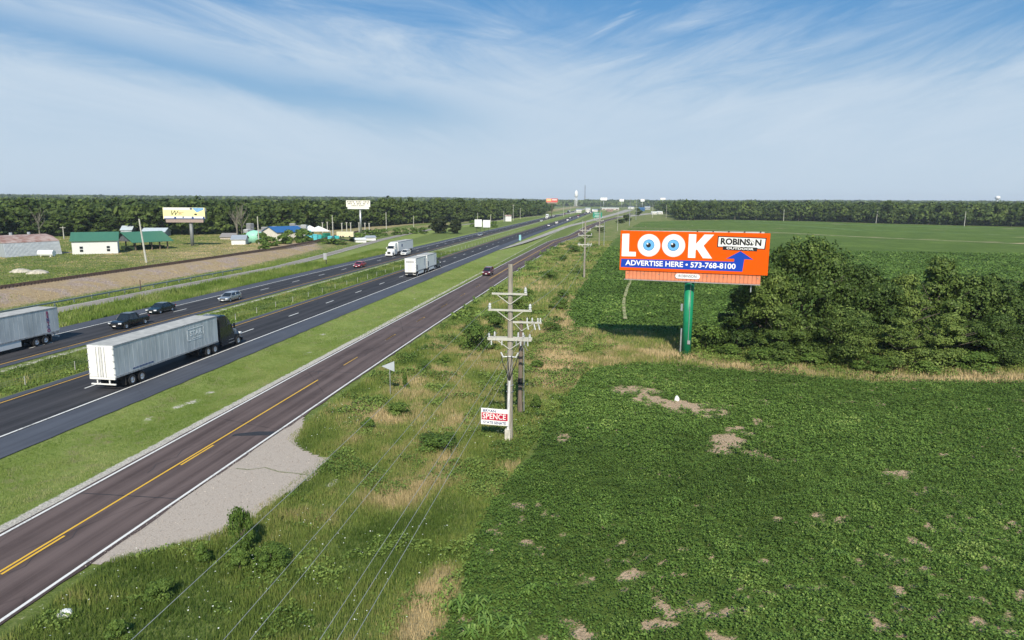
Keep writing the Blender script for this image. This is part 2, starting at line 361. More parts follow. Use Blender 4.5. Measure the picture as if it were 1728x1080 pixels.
# ------------------------------------------------------------------ terrain
def bend(y): return np.interp(y, [0, 165, 204, 283, 350, 430, 700, 850, 900], [0, 0, 4.5, 15, 21, 24, 14, 3, 0])
PX = [-9000, -101.0, -98.8, -92.0, -88.5, -81, -77.5, -73.2, -72, -61, -59.5, -56.5, -52.5, -51.5, -39.6, -35.4, -31.3, -31, -23.4, -19, -12, 0, 9000]
PZ = [2.0, 2.0, 1.85, .25, 0, 0, -.75, -.1, 0, 0, -.12, -.5, -.1, 0, 0, -.5, -.04, 0, 0, -.04, -.25, 0, 0]
def uco(x, y): return np.where(x < -73, x+bend(y)*sst(-x, 73, 82), x)
def zt(x, y):
    x = np.asarray(x, float); y = np.asarray(y, float)
    z = np.interp(uco(x, y), PX, PZ)
    z = np.where(y > 500, z*(1-sst(y, 500, 800)), z)
    r = np.hypot(x, y)
    hill = sst(r, 900, 3600)*sst(np.abs(x-100), 200, 1100)*(5+6*fbm(x, y, 900, 5))*np.where(x < 0, 1.25, .45)
    hill = hill+sst(r, 2600, 3800)*5
    micro = (fbm(x, y, 9, 3)-.5)*.22*sst(np.abs(x+27.3), 5, 12)*(1-sst(x, -73, -30)*(1-sst(x, -24, -20)))
    return z+hill-.02+np.where(x > -20, micro, 0)
def seg_d(x, y, pts):                        # distance to a polyline
    d = np.full(np.shape(x), 1e9)
    for (ax, ay), (bx, by) in zip(pts[:-1], pts[1:]):
        L = (bx-ax)**2+(by-ay)**2; t = np.clip(((x-ax)*(bx-ax)+(y-ay)*(by-ay))/L, 0, 1)
        d = np.minimum(d, np.hypot(x-ax-t*(bx-ax), y-ay-t*(by-ay)))
    return d
def inpoly(x, y, P):
    r = np.zeros(np.shape(x), bool); n = len(P)
    for i in range(n):
        (ax, ay), (bx, by) = P[i], P[(i+1) % n]
        if ay == by: continue
        c = ((ay > y) != (by > y)) & (x < (bx-ax)*(y-ay)/(by-ay)+ax); r ^= c
    return r
FOREST_L = [(-900, 250), (-420, 215), (-236, 232), (-212, 250), (-180, 268), (-146, 292), (-140, 330), (-138, 372), (-126, 450), (-104, 604), (-88, 860), (-120, 1300), (-300, 2200), (-300, 5200), (-5200, 5200), (-5200, 250)]
FOREST_R = [(58, 665), (110, 700), (180, 672), (232, 615), (306, 562), (480, 500), (1400, 300), (5200, 300), (5200, 5200), (150, 5200), (150, 2300), (90, 1500), (72, 900)]
FOREST_C = [(-300, 2300), (150, 2300), (400, 5200), (-600, 5200)]
DRIVE = [(-24.3, 50.2), (-22.7, 46.6), (-22.0, 43.6), (-20.2, 42.0), (-18.1, 41.2), (-18.3, 37.0), (-18.9, 31.8), (-20.2, 29.6), (-24.3, 26.0)]
STRAW = [at(750, 960), at(735, 990), at(705, 1060)]
def dryf(x, y):
    d = np.full(np.shape(x), .30)
    d = np.where(x > -21, .34+.12*sst(y, 45, 70), d)
    u = uco(x, y)
    d = np.where(u < -101, .40+.30*sst(u, -150, -112)*sst(y, 130, 175), d)
    d = d+.5*np.exp(-(seg_d(x, y, [(-4.5, 62), (-7, 92), (-6, 110)])/2.2)**2)
    d = d+.5*np.exp(-(seg_d(x, y, [(1, 80), (12, 73), (24, 71), (40, 71)])/2.0)**2)
    d = d+.85*np.exp(-(seg_d(x, y, STRAW)/.75)**2)
    d = d+.4*np.exp(-(seg_d(x, y, [(-12, 36), (-10.5, 42)])/1.8)**2)+.35*np.exp(-(seg_d(x, y, [(-20, 52), (-17.5, 50)])/2)**2)
    d = d+.3*np.exp(-((uco(x, y)+94)/3.2)**2)
    return np.clip(d, 0, 1.2)
def lushf(x, y):
    u = uco(x, y)
    a = sst(x, -39.9, -39.2)*(1-sst(x, -31.4, -30.8))
    b = sst(u, -82, -81)*(1-sst(u, -73, -72.3))
    c = sst(x, -23.8, -23.2)*(1-sst(x, -19, -14))*(1-sst(y, 260, 420)*.3)*sst(y, 46, 60)*.8
    e = sst(x, -61, -60)*(1-sst(x, -52, -51.6))*.45
    return np.clip(np.maximum(np.maximum(a, b), np.maximum(c, e)), 0, 1)
def gravf(x, y):
    g = 1.0*np.exp(-((x+31.15)/.50)**2)*(1-sst(y, 90, 200)*.4)+.38*np.exp(-((x+23.6)/.35)**2)+.55*np.exp(-((x+60.2)/.8)**2)+.25*np.exp(-((x+52.4)/.5)**2)
    for px_, py_ in ((300, 678), (352, 655), (330, 668), (250, 700), (520, 590), (545, 560), (700, 500)):
        cx_, cy_ = at(px_, py_); g = g+.75*np.exp(-(((x-cx_)/.5)**2+((y-cy_)/.9)**2))
    g = g+.30*np.exp(-((x+39.4)/.35)**2)
    g = g+.6*np.exp(-(seg_d(x, y, [at(545, 825), at(568, 808)])/.55)**2)
    g = g+.35*np.exp(-((uco(x, y)+94.5)/2.5)**2)*sst(y, 110, 140)
    return np.clip(g, 0, 1)
def ballf(x, y):
    u = uco(x, y); return np.clip(sst(u, -104, -103.2)*(1-.38*sst(u, -98.5, -94.5))*(1-sst(u, -93, -90.5))*(1-sst(y, 215, 260)), 0, 1)
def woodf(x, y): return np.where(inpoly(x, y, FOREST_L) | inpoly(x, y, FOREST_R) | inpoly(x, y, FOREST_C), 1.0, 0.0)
def axis(segs):
    o = []
    for a, b, s in segs: o += list(np.arange(a, b, s))
    return np.array(o+[segs[-1][1]])
xs = axis([(-5200, -1200, 200), (-1200, -400, 40), (-400, -140, 5), (-140, -88, 1.0), (-88, -62, .75), (-62, -50, .5), (-50, -40, 1), (-40, -30, .5), (-30, -24, 1), (-24, 2, .5), (2, 60, 2), (60, 400, 10), (400, 1200, 50), (1200, 5200, 200)])
ys = axis([(-140, 10, 5), (10, 120, 1), (120, 300, 2.5), (300, 700, 8), (700, 1600, 40), (1600, 5400, 150)])
terr = gridmesh("ground", xs, ys, zt, M_ground, dict(dry=dryf, lush=lushf, gravel=gravf, ballast=ballf, wood=woodf))
tag(terr, kind="structure")

# ------------------------------------------------------------------ crop fields
FN = [(-6.6, 12), (-6.3, 23.6), (-6.5, 36), (-5.2, 46), (-4.3, 53), (-3.0, 64), (-1.5, 70), (4, 72.4), (13, 71.0), (26, 68.0), (42, 70.5), (60, 74), (90, 80), (130, 84), (130, 12)]
FF = [(-4.6, 92), (-6.8, 104), (-6.4, 123), (-5.4, 160), (-4.2, 200), (0, 300), (5.5, 400), (11, 458), (24, 600), (52, 640), (110, 690), (180, 664), (232, 606), (306, 552), (480, 490), (700, 300), (420, 95), (130, 96), (70, 98), (44, 100), (22, 92), (10, 88), (3, 90)]
BARE = [(1060, 653, 1.6, .8), (1078, 662, 1.7, 1.0), (1098, 672, 1.8, 1.1), (1122, 680, 2.0, 1.0), (1150, 686, 2.6, 1.6), (1180, 692, 2.6, 1.5), (1210, 692, 1.4, .7),
        (1215, 748, 1.5, .8), (1235, 754, 1.8, 1.0), (1248, 742, 1.1, 1.1), (1260, 757, .9, 1.2), (1195, 757, 1.2, .3), (1293, 716, .8, .5), (1128, 795, .7, .4), (1250, 728, .7, .5),
        (885, 855, .7, .25), (1310, 776, .6, .3), (1205, 1040, .5, .4), (1160, 1025, .5, .5), (1120, 1045, .6, .4), (1690, 1055, .9, .25), (760, 1045, .4, .3),
        (1070, 985, .6, .5), (1015, 880, .5, .3), (940, 730, .35, 1.0), (1140, 1000, .6, .6), (975, 1060, .5, .4), (1510, 800, .9, .5), (1560, 830, 1.0, .4)]
BARE = [(*at(a, b), c, d) for a, b, c, d in BARE]
def baref(x, y):
    r = np.zeros(np.shape(x))
    wx = x+(fbm(x, y, 1.3, 21, 5)-.5)*4.2; wy = y+(fbm(x, y, 1.3, 22, 5)-.5)*4.2
    for cx, cy, a, b in BARE:
        r = np.maximum(r, np.exp(-(((wx-cx)/a)**2+((wy-cy)/b)**2)))
    r0 = r*1.25
    rid = 1-np.abs(fbm(x, y, 3.2, 31, 5)-.5)*2
    big = fbm(x, y, 16, 41, 3)+.16*(1-sst(y, 24, 48))
    r = np.maximum(r, sst(rid, .93, .99)*sst(big, .62, .76)*.75)
    e = fbm(x, y, 1.1, 51, 4); r = np.maximum(r, sst(e, .66, .74)*.95*sst(big, .38, .56)*(1-sst(y, 45, 75)*.5))
    reg = 0
    for px_, py_, s_ in ((1190, 1020, 2.6), (1100, 960, 2.2), (1640, 900, 4), (1500, 960, 4), (1690, 1020, 3), (1480, 1050, 2.5), (1000, 960, 2)):
        cx_, cy_ = at(px_, py_); reg = np.maximum(reg, np.exp(-(((x-cx_)/s_)**2+((y-cy_)/s_)**2)))
    r = np.maximum(r, sst(fbm(x, y, .75, 57, 4)+.17*reg, .70, .84)*.9)*(1-.6*sst(fbm(x, y, .55, 59, 3)+.10*(r0 < .4), .46, .62))
    hole = fbm(x, y, .8, 55, 3); r = np.maximum(r*(1-.75*sst(hole, .50, .62)), r0*(1-.75*sst(hole, .50, .60)))
    return r
def stripf(x, y): return np.maximum(np.exp(-(seg_d(x, y, [(9, 452), (60, 420), (110, 385), (180, 332), (300, 245)])/2.4)**2), .0)
def crop(name, poly, xs, ys, zoff):
    o = gridmesh(name, xs, ys, lambda a, b: zt(a, b)+zoff, M_field, dict(bare=baref, strip=stripf))
    me = o.data; n = len(me.vertices); co = np.zeros(n*3, np.float32); me.vertices.foreach_get('co', co); co = co.reshape(-1, 3)
    pn = len(me.polygons); c = np.zeros(pn*3, np.float32); me.polygons.foreach_get('center', c); c = c.reshape(-1, 3)
    jx = c[:, 0]+(fbm(c[:, 0], c[:, 1], 2.5, 61)-.5)*2.2; jy = c[:, 1]+(fbm(c[:, 0], c[:, 1], 2.5, 62)-.5)*2.2
    keep = inpoly(jx, jy, poly)
    import bmesh
    bm = bmesh.new(); bm.from_mesh(me); bm.faces.ensure_lookup_table()
    bmesh.ops.delete(bm, geom=[f for f, k in zip(bm.faces, keep) if not k], context='FACES'); bm.to_mesh(me); bm.free()
    return tag(o, kind="structure")
crop("soybean_field_soil", FN, axis([(-9, 45, .25), (45, 130, 4)]), axis([(12, 88, .3)]), .02)
crop("far_field_soil", FF, axis([(-10, 60, 1.0), (60, 700, 10)]), axis([(84, 150, 1.0), (150, 700, 5)]), .04)

# ------------------------------------------------------------------ roads
def ribbon(cl, hw0, hw1, z, m, name, step=4.0, kind="structure", jit=(0, 0)):
    """cl: centre line points; hw0/hw1 left and right half widths"""
    P = []; cl = [tuple(p) for p in cl]
    for (a, b) in zip(cl[:-1], cl[1:]):
        L = math.hypot(b[0]-a[0], b[1]-a[1]); k = max(1, int(L/step))
        P += [(a[0]+(b[0]-a[0])*i/k, a[1]+(b[1]-a[1])*i/k) for i in range(k)]
    P.append(cl[-1]); mb = MB(); vs = []; n = len(P)
    for i, p in enumerate(P):
        a = P[max(0, i-1)]; b = P[min(n-1, i+1)]; dx, dy = b[0]-a[0], b[1]-a[1]; L = math.hypot(dx, dy); nx, ny = dy/L, -dx/L
        f = i/(n-1)
        l = hw0 if not hasattr(hw0, '__call__') else hw0(p[1]); r = hw1 if not hasattr(hw1, '__call__') else hw1(p[1])
        l += jit[0]*(random.random()-.5); r += jit[1]*(random.random()-.5)
        vs += [(p[0]-nx*l, p[1]-ny*l, z), (p[0]+nx*r, p[1]+ny*r, z)]
    mb.add(vs, [(2*i, 2*i+1, 2*i+3, 2*i+2) for i in range(n-1)])
    o = mb.build(name, m); return tag(o, kind=kind)
FAR = 1700
ribbon([(-67, -60), (-67, 400), (-66, FAR)], 5.5, 6.0, .030, M_sh, "westbound_shoulder", 6, jit=(.15, .1))
ribbon([(-65.8, -60), (-65.8, 400), (-64.8, FAR)], 3.85, 3.8, .036, M_hwy, "westbound_highway", 20)
def hwx(y): return float(np.interp(y, [0, 330, 600, 1100, 1700], [0, 0, 3, 8, 12]))
EB = [(-46.9+hwx(y), y) for y in list(range(-60, 340, 20))+list(range(340, FAR, 40))]
ribbon(EB, 4.7, 7.35, .030, M_sh, "eastbound_shoulder", 1.6, jit=(.16, .16))
ribbon(EB, 3.85, 3.9, .036, M_hwy, "eastbound_highway", 20)
FC = [(-27.35, -60), (-27.35, 60), (-27.2, 90), (-26.7, 130), (-26.0, 190), (-24.2, 290)]
for p in ((970, 397.5), (995, 382.3), (1020, 372.6), (1046, 366.5), (1066, 360.5)): FC.append(at(*p))
ribbon(FC, 3.35, 3.42, .034, M_fr, "frontage_road", 1.3, jit=(.10, .22))
FCx = lambda y: float(np.interp(y, [p[1] for p in FC], [p[0] for p in FC]))
SVC = [(-84.2, -60), (-84.2, 165), (-88.7, 204), (-99.3, 283), (-105.2, 350), (-108.2, 430), (-103, 560), (-98, 700), (-84, 820), (-70, 900)]
ribbon(SVC, 1.95, 1.95, .030, M_sv, "service_road", 5, jit=(.15, .15))
ramp = [(-39.2, 238), (-37.6, 270), (-35.0, 330), (-31.5, 470), (-22, 600), (-12, 760), (6, 1050), (30, 1500)]
ribbon(ramp, lambda y: float(np.interp(y, [238, 275, 1500], [.3, 1.3, 5])), lambda y: float(np.interp(y, [238, 275, 600, 1500], [.3, 1.5, 3.4, 14])), .040, M_cc, "exit_ramp", 8)
ribbon([at(1046, 366.5), at(1100, 360), at(1145, 357.5), at(1180, 357)], 7, 7, .044, M_cc, "crossing_road", 10)
ribbon([(-70, 880), (-60, 1000), (-66, FAR)], 4, 4, .045, M_cc, "entry_ramp", 10)
# markings
def stripe(pts, wd, m, name, z=.0430, step=8.0): return ribbon(pts, wd/2, wd/2, z, m, name, step)
stripe([(-69.3, -60), (-69.3, 400), (-68.4, FAR)], .20, M_wp, "white_edge_line")
stripe([(-62.25, -60), (-62.25, 400), (-61.4, FAR)], .20, M_ypw, "yellow_edge_line")
stripe([(x-3.55, y) for x, y in EB], .20, M_ypw, "yellow_edge_line")
stripe([(x+3.65, y) for x, y in EB if y < 262], .20, M_wp, "white_edge_line")
stripe([(x+3.65, y) for x, y in EB if y > 420], .20, M_wp, "white_edge_line")
stripe([(x+3.15, y) for x, y in FC], .17, M_wp, "white_edge_line", step=3)
stripe([(x-3.1, y) for x, y in FC], .17, M_wp, "white_edge_line", step=3)
stripe([(x-1.75, y) for x, y in SVC], .15, M_wp, "white_edge_line"); stripe([(x+1.75, y) for x, y in SVC], .12, M_wp, "white_edge_line")
def dashes(fn, y0, y1, per, ln, wd, m, name, z=.0432):
    mb = MB(); y = y0
    while y < y1:
        a, b = fn(y), fn(y+ln); mb.add([(a-wd/2, y, z), (a+wd/2, y, z), (b+wd/2, y+ln, z), (b-wd/2, y+ln, z)], [(0, 1, 2, 3)]); y += per
    return tag(mb.build(name, m), kind="structure")
dashes(lambda y: -46.95+hwx(y), 80.3-13.3*8, 1100, 13.3, 3.2, .20, M_wp, "lane_dashes")
dashes(lambda y: -65.85+max(0, y-400)*.0008, 94.1-13.15*9, 1100, 13.15, 3.3, .20, M_wp, "lane_dashes")
stripe([(FCx(y)-.12, y) for y in np.arange(-60, 63, 6)], .13, M_yp, "yellow_centre_line", step=3)
dashes(lambda y: FCx(y)+.14, 25.1-13.3*4, 45, 13.3, 3.7, .13, M_yp, "yellow_centre_dashes")
dashes(lambda y: FCx(y), 66.0, 148, 13.3, 3.9, .15, M_ypw, "yellow_centre_dashes")
dashes(lambda y: FCx(y), 72.6+6.4, 148, 13.3, 3.6, .10, M_sv, "worn_centre_dashes")
stripe([(FCx(y)-.1, y) for y in np.arange(148, 500, 10)], .26, M_ypw, "yellow_centre_line")
M_strip = mat("pale_grass_strip", (.20, .24, .085), .95, col2=(.42, .36, .20), scale=.35)
M_strip2 = mat("light_crop_strip", (.085, .165, .035), .95, col2=(.17, .26, .065), scale=.2)
def pxr(P, hw, m, nm, z=.10, j=.8): ribbon([at(*p) for p in P], hw, hw, z, m, nm, 5, jit=(j, j))
pxr([(1066, 384.5), (1180, 387.5), (1298, 392), (1489, 402), (1728, 412), (1800, 415)], 1.9, M_strip, "field_track", .14)
pxr([(1160, 371.5), (1240, 374), (1318, 379), (1400, 385), (1456, 390)], 2.0, M_strip2, "field_strip", .12)
pxr([(1420, 386), (1550, 392), (1728, 398)], 1.6, M_strip2, "field_strip", .12)
pxr([(1068, 466), (1058, 490), (1052, 512), (1054, 541)], .28, M_strip, "worn_path", .30, .25)
pxr([(1130, 366), (1300, 374.5), (1478, 381), (1728, 386)], 3.5, M_strip2, "field_margin", .11)
M_tar = mat("tar_patch", (.030, .026, .026), .6, var=.3, scale=4)
def tarpatch(P, nm="tar_patch"):
    q = MB(); q.add([(x, y, .0385) for x, y in P], [tuple(range(len(P)))]); tag(q.build(nm, M_tar), kind="structure")
c0 = at(362, 735)[1]
tarpatch([(-27.0, c0), (-24.0, c0+.7), (-24.0, c0+1.5), (-25.6, c0+1.25), (-27.0, c0+.5)])
c0 = at(661, 552)[1]
tarpatch([(-30.5, c0+1.0), (-28, c0+.1), (-24.1, c0), (-24.1, c0+.16), (-28, c0+.26), (-30.5, c0+1.15)], "tar_seam")
for yy in (33.5, 63, 101, 118): tarpatch([(-30.6, yy), (-24.0, yy+.2), (-24.0, yy+.28), (-30.6, yy+.08)], "tar_seam")
g9 = random.Random(3)
for i in range(9):
    y0_ = 24+i*11+g9.random()*5; x0_ = g9.choice((-30.2, -27.0, -25.2, -28.7)); P1 = [(x0_+.25*sin(k*1.7+i)+.02*k, y0_+k*.7) for k in range(8)]
    tarpatch(P1+[(a+.045, b) for a, b in P1[::-1]], "tar_seam")
# gravel pull-off
dxs = axis([(-24.0, -18, .3)]); dys = axis([(26, 51, .3)])
M_drive = mat("drive_gravel", (0.37, 0.31, 0.26), .95, col2=(.46, .395, .335), scale=14, bump=.2)
dr = gridmesh("gravel_driveway", dxs, dys, lambda a, b: zt(a, b)+.035, M_drive)
import bmesh
bm = bmesh.new(); bm.from_mesh(dr.data); bm.faces.ensure_lookup_table()
cs = np.array([f.calc_center_median()[:] for f in bm.faces]); jx = cs[:, 0]+(fbm(cs[:, 0], cs[:, 1], 1.2, 3)-.5)*.7
bmesh.ops.delete(bm, geom=[f for f, k in zip(bm.faces, inpoly(jx, cs[:, 1]+(fbm(cs[:, 0], cs[:, 1], 1.2, 9)-.5)*.9, DRIVE)) if not k], context='FACES')
bm.to_mesh(dr.data); bm.free(); tag(dr, kind="structure")
pc = [at(*p) for p in ((398, 791), (420, 793), (447, 789), (470, 796), (500, 799), (528, 803))]
dz_ = lambda x, y: float(zt(x, y))+.045
q = MB(); n_ = []
for k_, (x_, y_) in enumerate(pc): n_ += [(x_, y_-.05, dz_(x_, y_)), (x_+.02, y_+.06+.03*(k_ % 2), dz_(x_, y_))]
q.add(n_, [(2*i, 2*i+2, 2*i+3, 2*i+1) for i in range(len(pc)-1)]); tag(q.build("weedy_crack", mat("crack_weeds", (.20, .20, .12), .95, var=.4, scale=8)), kind="structure")
# railway: sleepers and two rails on the ballast
rl = [(-102.0, -60), (-102.0, 165), (-103.4, 204), (-107, 235), (-117, 283), (-124, 340)]
for nm, off in (("rail_track", 0),):
    root = empty("railway_track", (0, 0, 0), 0, "rusty railway track running along the top of the pinkish gravel bank", "railway")
    mb = MB(); zr = 2.02
    ribs = []
    for s in (-.72, .72):
        q = MB()
        for a, b in zip(rl[:-1], rl[1:]):
            q.bar((a[0]+s, a[1], zr+.25), (b[0]+s, b[1], zr+.25), .09, n=4)
        q.build("rail", M_rail, root)
    for a, b in zip(rl[:-1], rl[1:]):
        L = math.hypot(b[0]-a[0], b[1]-a[1])
        for i in range(int(L/.75)):
            t = i*.75/L; mb.box((a[0]+(b[0]-a[0])*t, a[1]+(b[1]-a[1])*t, zr+.06), (2.5, .24, .18))
    mb.build("sleepers", mat("sleeper_timber", (.075, .055, .045), .9, var=.3), root)["kind"] = "stuff"

# ------------------------------------------------------------------ grass, weeds and crops (ground cover)
def rand_pts(n, x0, x1, y0, y1): return rng.uniform(x0, x1, n), rng.uniform(y0, y1, n)
def blades(name, x, y, h, wd, tint, m, z=None, lean=.45):
    n = len(x); z = zt(x, y) if z is None else z
    a = rng.uniform(0, 2*pi, n); dx, dy = np.cos(a), np.sin(a); b = rng.uniform(0, 2*pi, n); l = rng.uniform(.1, lean, n)*h
    p0 = np.stack([x-dx*wd/2, y-dy*wd/2, z-.02], -1); p1 = np.stack([x+dx*wd/2, y+dy*wd/2, z-.02], -1)
    p2 = np.stack([x+np.cos(b)*l, y+np.sin(b)*l, z+h], -1)
    V = np.stack([p0, p1, p2], 1).reshape(-1, 3)
    o = bpy.data.objects.new(name, npmesh(name, V, 3, m, dict(tint=np.clip(tint, 0, 1)))); COL.objects.link(o); return tag(o, kind="stuff")
def quads(P, N, size, asp=1.6):
    n = len(P); t = rng.normal(size=(n, 3)); N = N/np.linalg.norm(N, axis=1, keepdims=True)
    t -= N*np.sum(t*N, 1, keepdims=True); t /= np.linalg.norm(t, axis=1, keepdims=True); b = np.cross(N, t)
    s = np.broadcast_to(size, (n,))[:, None]
    return np.stack([P-t*s*asp/2, P-b*s/2-t*s*.05, P+t*s*asp/2, P+b*s/2+t*s*.05], 1).reshape(-1, 3)
# loose stones on and around the pull-off
n = 5200; x, y = rand_pts(n, -24.2, -17.2, 26, 51)
k = inpoly(x, y, DRIVE) | (inpoly(x-.7*rng.random(n), y+.5*rng.normal(0, 1, n), DRIVE) & (x > -23.6)); x, y = x[k], y[k]; n = len(x)
V = quads(np.stack([x, y, zt(x, y)+.06], -1), np.stack([rng.normal(0, .4, n), rng.normal(0, .4, n), np.ones(n)], -1), rng.uniform(.03, .075, n), 1.1)
o = bpy.data.objects.new("loose_gravel", npmesh("loose_gravel", V, 4, mat("loose_stone", (.40, .35, .30), .9, var=.4, scale=5))); COL.objects.link(o); tag(o, kind="stuff")
# soybeans: rows of leaves
def soy(name, poly, x0, x1, y0, y1, dens, size, hgt, ymax=1e9):
    n = int((x1-x0)*(y1-y0)*dens); x, y = rand_pts(n, x0, x1, y0, y1)
    right = 34.5*sst(y, -200, -100)+0; ok = (x < y*.72+9) & inpoly(x+(fbm(x, y, 2.5, 61)-.5)*2.2, y+(fbm(x, y, 2.5, 62)-.5)*2.2, poly)
    bz = baref(x, y); b = bz+rng.normal(0, .24, n); ok &= b < .50; ok &= stripf(x, y) < .4
    clump = fbm(x, y, .55, 71, 2); ok &= rng.random(n) < .25+1.3*sst(clump, .25, .62)
    x, y, clump, bz = x[ok], y[ok], clump[ok], bz[ok]; n = len(x)
    zz = zt(x, y)+.03+hgt*rng.random(n)**.6*(.40+.8*clump)*(1-.7*np.clip(bz*1.6, 0, 1))*(.7+.6*fbm(x, y, 5, 77, 2))
    N = np.stack([rng.normal(0, .5, n), rng.normal(0, .5, n), np.ones(n)], -1)
    tint = .40+rng.normal(0, .17, n)+.42*(fbm(x, y, 9, 81)-.5)*2+.5*(fbm(x, y, 1.3, 83)-.5)+.45*sst(fbm(x, y, 3, 91), .68, .82)
    V = quads(np.stack([x, y, zz], -1), N, size*rng.uniform(.7, 1.3, n), 1.3)
    o = bpy.data.objects.new(name, npmesh(name, V, 4, M_soy, dict(tint=np.clip(tint, 0, 1)))); COL.objects.link(o); return tag(o, kind="stuff")
soy("soybean_crop", FN, -9, 33, 19, 45, 240, .080, .34)
soy("soybean_crop", FN, -7, 68, 45, 86, 130, .108, .36)
soy("distant_soybean_crop", FF, -9, 110, 86, 150, 26, .23, .36)
soy("distant_soybean_crop", FF, -9, 200, 150, 260, 7, .36, .30)
def grasspatch(name, x0, x1, y0, y1, dens, h, wd, m, base, msk, hv=.5):
    n = int((x1-x0)*(y1-y0)*dens); x, y = rand_pts(n, x0, x1, y0, y1)
    ok = msk(x, y); x, y = x[ok], y[ok]; n = len(x)
    c = fbm(x, y, 1.5, 101, 3); k = rng.random(n) < .35+.9*c; x, y, c = x[k], y[k], c[k]; n = len(x)
    big = fbm(x, y, 8, 103, 3)
    d = dryf(x, y); m3 = fbm(x, y, 3.0, 107, 4)
    tint = base+rng.normal(0, .13, n)+(d-.34)*.9+(c-.5)*.5+(big-.5)*.9+(m3-.5)*(.95 if 'weeds' in name else 1.3)
    return blades(name, x, y, h*(.5+hv*2*c*rng.uniform(.5, 1.3, n)), wd*rng.uniform(.7, 1.4, n), tint, m)
fov = lambda x, y: (x > -1.2*y-6) & (x < .75*y+6)
vmask = lambda x, y: fov(x, y) & (x > -23.4+.5*fbm(x, y, 1.5, 7)) & ~inpoly(x, y, DRIVE) & ~inpoly(x, y, FN)
grasspatch("roadside_weeds", -24, -5, 17, 48, 260, .34, .035, M_blade, .33, vmask)
grasspatch("roadside_weeds", -24, 4, 48, 80, 110, .40, .055, M_blade, .38, vmask)
vm2 = lambda x, y: vmask(x, y) & ~inpoly(x, y, FF)
grasspatch("roadside_weeds", -24, 70, 68, 110, 40, .45, .09, M_blade, .40, vm2)
grasspatch("roadside_weeds", -24, 4, 110, 300, 9, .50, .16, M_blade, .40, lambda x, y: vm2(x, y) & (x > np.interp(y, [110, 190, 290], [-22.4, -21.6, -19.8])))
grasspatch("mown_median_grass", -39.5, -31, 20, 80, 110, .13, .035, M_lush, .35, lambda x, y: (x > -39.4+.3*fbm(x, y, 1, 8)) & (x < -31.2+.3*fbm(x, y, 2, 9)) & (gravf(x, y)+.5*(fbm(x, y, .8, 12)-.5) < .30))
grasspatch("mown_median_grass", -39.5, -28, 80, 190, 25, .14, .07, M_lush, .38, lambda x, y: (x > -39.3) & (x < np.interp(y, [80, 130, 190], [-31, -30.3, -29.6])))
grasspatch("verge_grass", -81.8, -72.4, 55, 230, 30, .75, .12, M_lush, .25, lambda x, y: (uco(x, y) > -81.9) & (x < -72.6) & fov(x, y), .45)
grasspatch("central_reservation_grass", -60.6, -52, 38, 230, 26, .35, .09, M_blade, .22, lambda x, y: (gravf(x, y)+.6*(fbm(x, y, 1.5, 12)-.5) < .32) & fov(x, y))
grasspatch("bank_grass", -101, -88, 70, 300, 2.5, .25, .12, M_blade, .62, lambda x, y: (ballf(x, y) < .9) & (uco(x, y) < -86.3) & (uco(x, y) > -101) & fov(x, y))
grasspatch("verge_grass", -92, -86, 70, 300, 16, .40, .12, M_lush, .35, lambda x, y: (uco(x, y) < -86.4) & (uco(x, y) > -91) & fov(x, y))
grasspatch("rough_brown_grass", -260, -104, 85, 300, 4.0, .22, .22, M_blade, .44, lambda x, y: (uco(x, y) < -104) & fov(x, y) & ~inpoly(x, y, FOREST_L))
def weedclumps(name, x0, x1, y0, y1, dens, sz, h, msk, thr, m=M_bush, scale=2.2, seed=301):
    n = int((x1-x0)*(y1-y0)*dens); x, y = rand_pts(n, x0, x1, y0, y1); c = fbm(x, y, scale, seed, 4); k = msk(x, y) & (c > thr); x, y, c = x[k], y[k], c[k]; n = len(x)
    P = np.stack([x, y, zt(x, y)+h*rng.random(n)**.7*(.4+4*(c-thr))], -1); N = np.stack([rng.normal(0, .6, n), rng.normal(0, .6, n), np.ones(n)], -1)
    T = .72+rng.normal(0, .16, n)+(fbm(x, y, 4, seed+5)-.5)*1.2
    o = bpy.data.objects.new(name, npmesh(name, quads(P, N, sz*rng.uniform(.6, 1.4, n), 1.6), 4, m, dict(tint=np.clip(T, 0, 1)))); COL.objects.link(o); return tag(o, kind="stuff")
weedclumps("broadleaf_weeds", -23.4, -4, 17, 50, 190, .080, .42, vmask, .585)
weedclumps("field_edge_weeds", -11, -4, 17, 60, 150, .085, .35, lambda x, y: vmask(x, y) & (x > -9.5+2*fbm(x, y, 3, 5)), .46, seed=361)
weedclumps("broadleaf_weeds", -23.4, 2, 50, 95, 90, .12, .6, vm2, .57, seed=311)
weedclumps("broadleaf_weeds", -23.4, 2, 95, 280, 12, .3, .8, vm2, .55, seed=321, scale=4)
weedclumps("bright_weeds_at_field_edge", -9, 60, 60, 92, 50, .13, .7, lambda x, y: vm2(x, y) & ((x > 6) | (x < -2)), .50, seed=331)
weedclumps("grassy_weeds_in_crop", -5, 50, 22, 84, 60, .07, .62, lambda x, y: inpoly(x, y, FN) & (baref(x, y) < .3), .675, seed=341, scale=1.6)
grasspatch("driveway_edge_weeds", -24, -17.5, 26, 51, 120, .16, .03, M_blade, .40, lambda x, y: inpoly(x, y, DRIVE) & ~inpoly(x+.7, y+.35*np.sign(38-y), DRIVE) & (x > -23.0))
weedclumps("central_reservation_weeds", -59.5, -52.2, 40, 230, 60, .13, .22, fov, .50, seed=351)
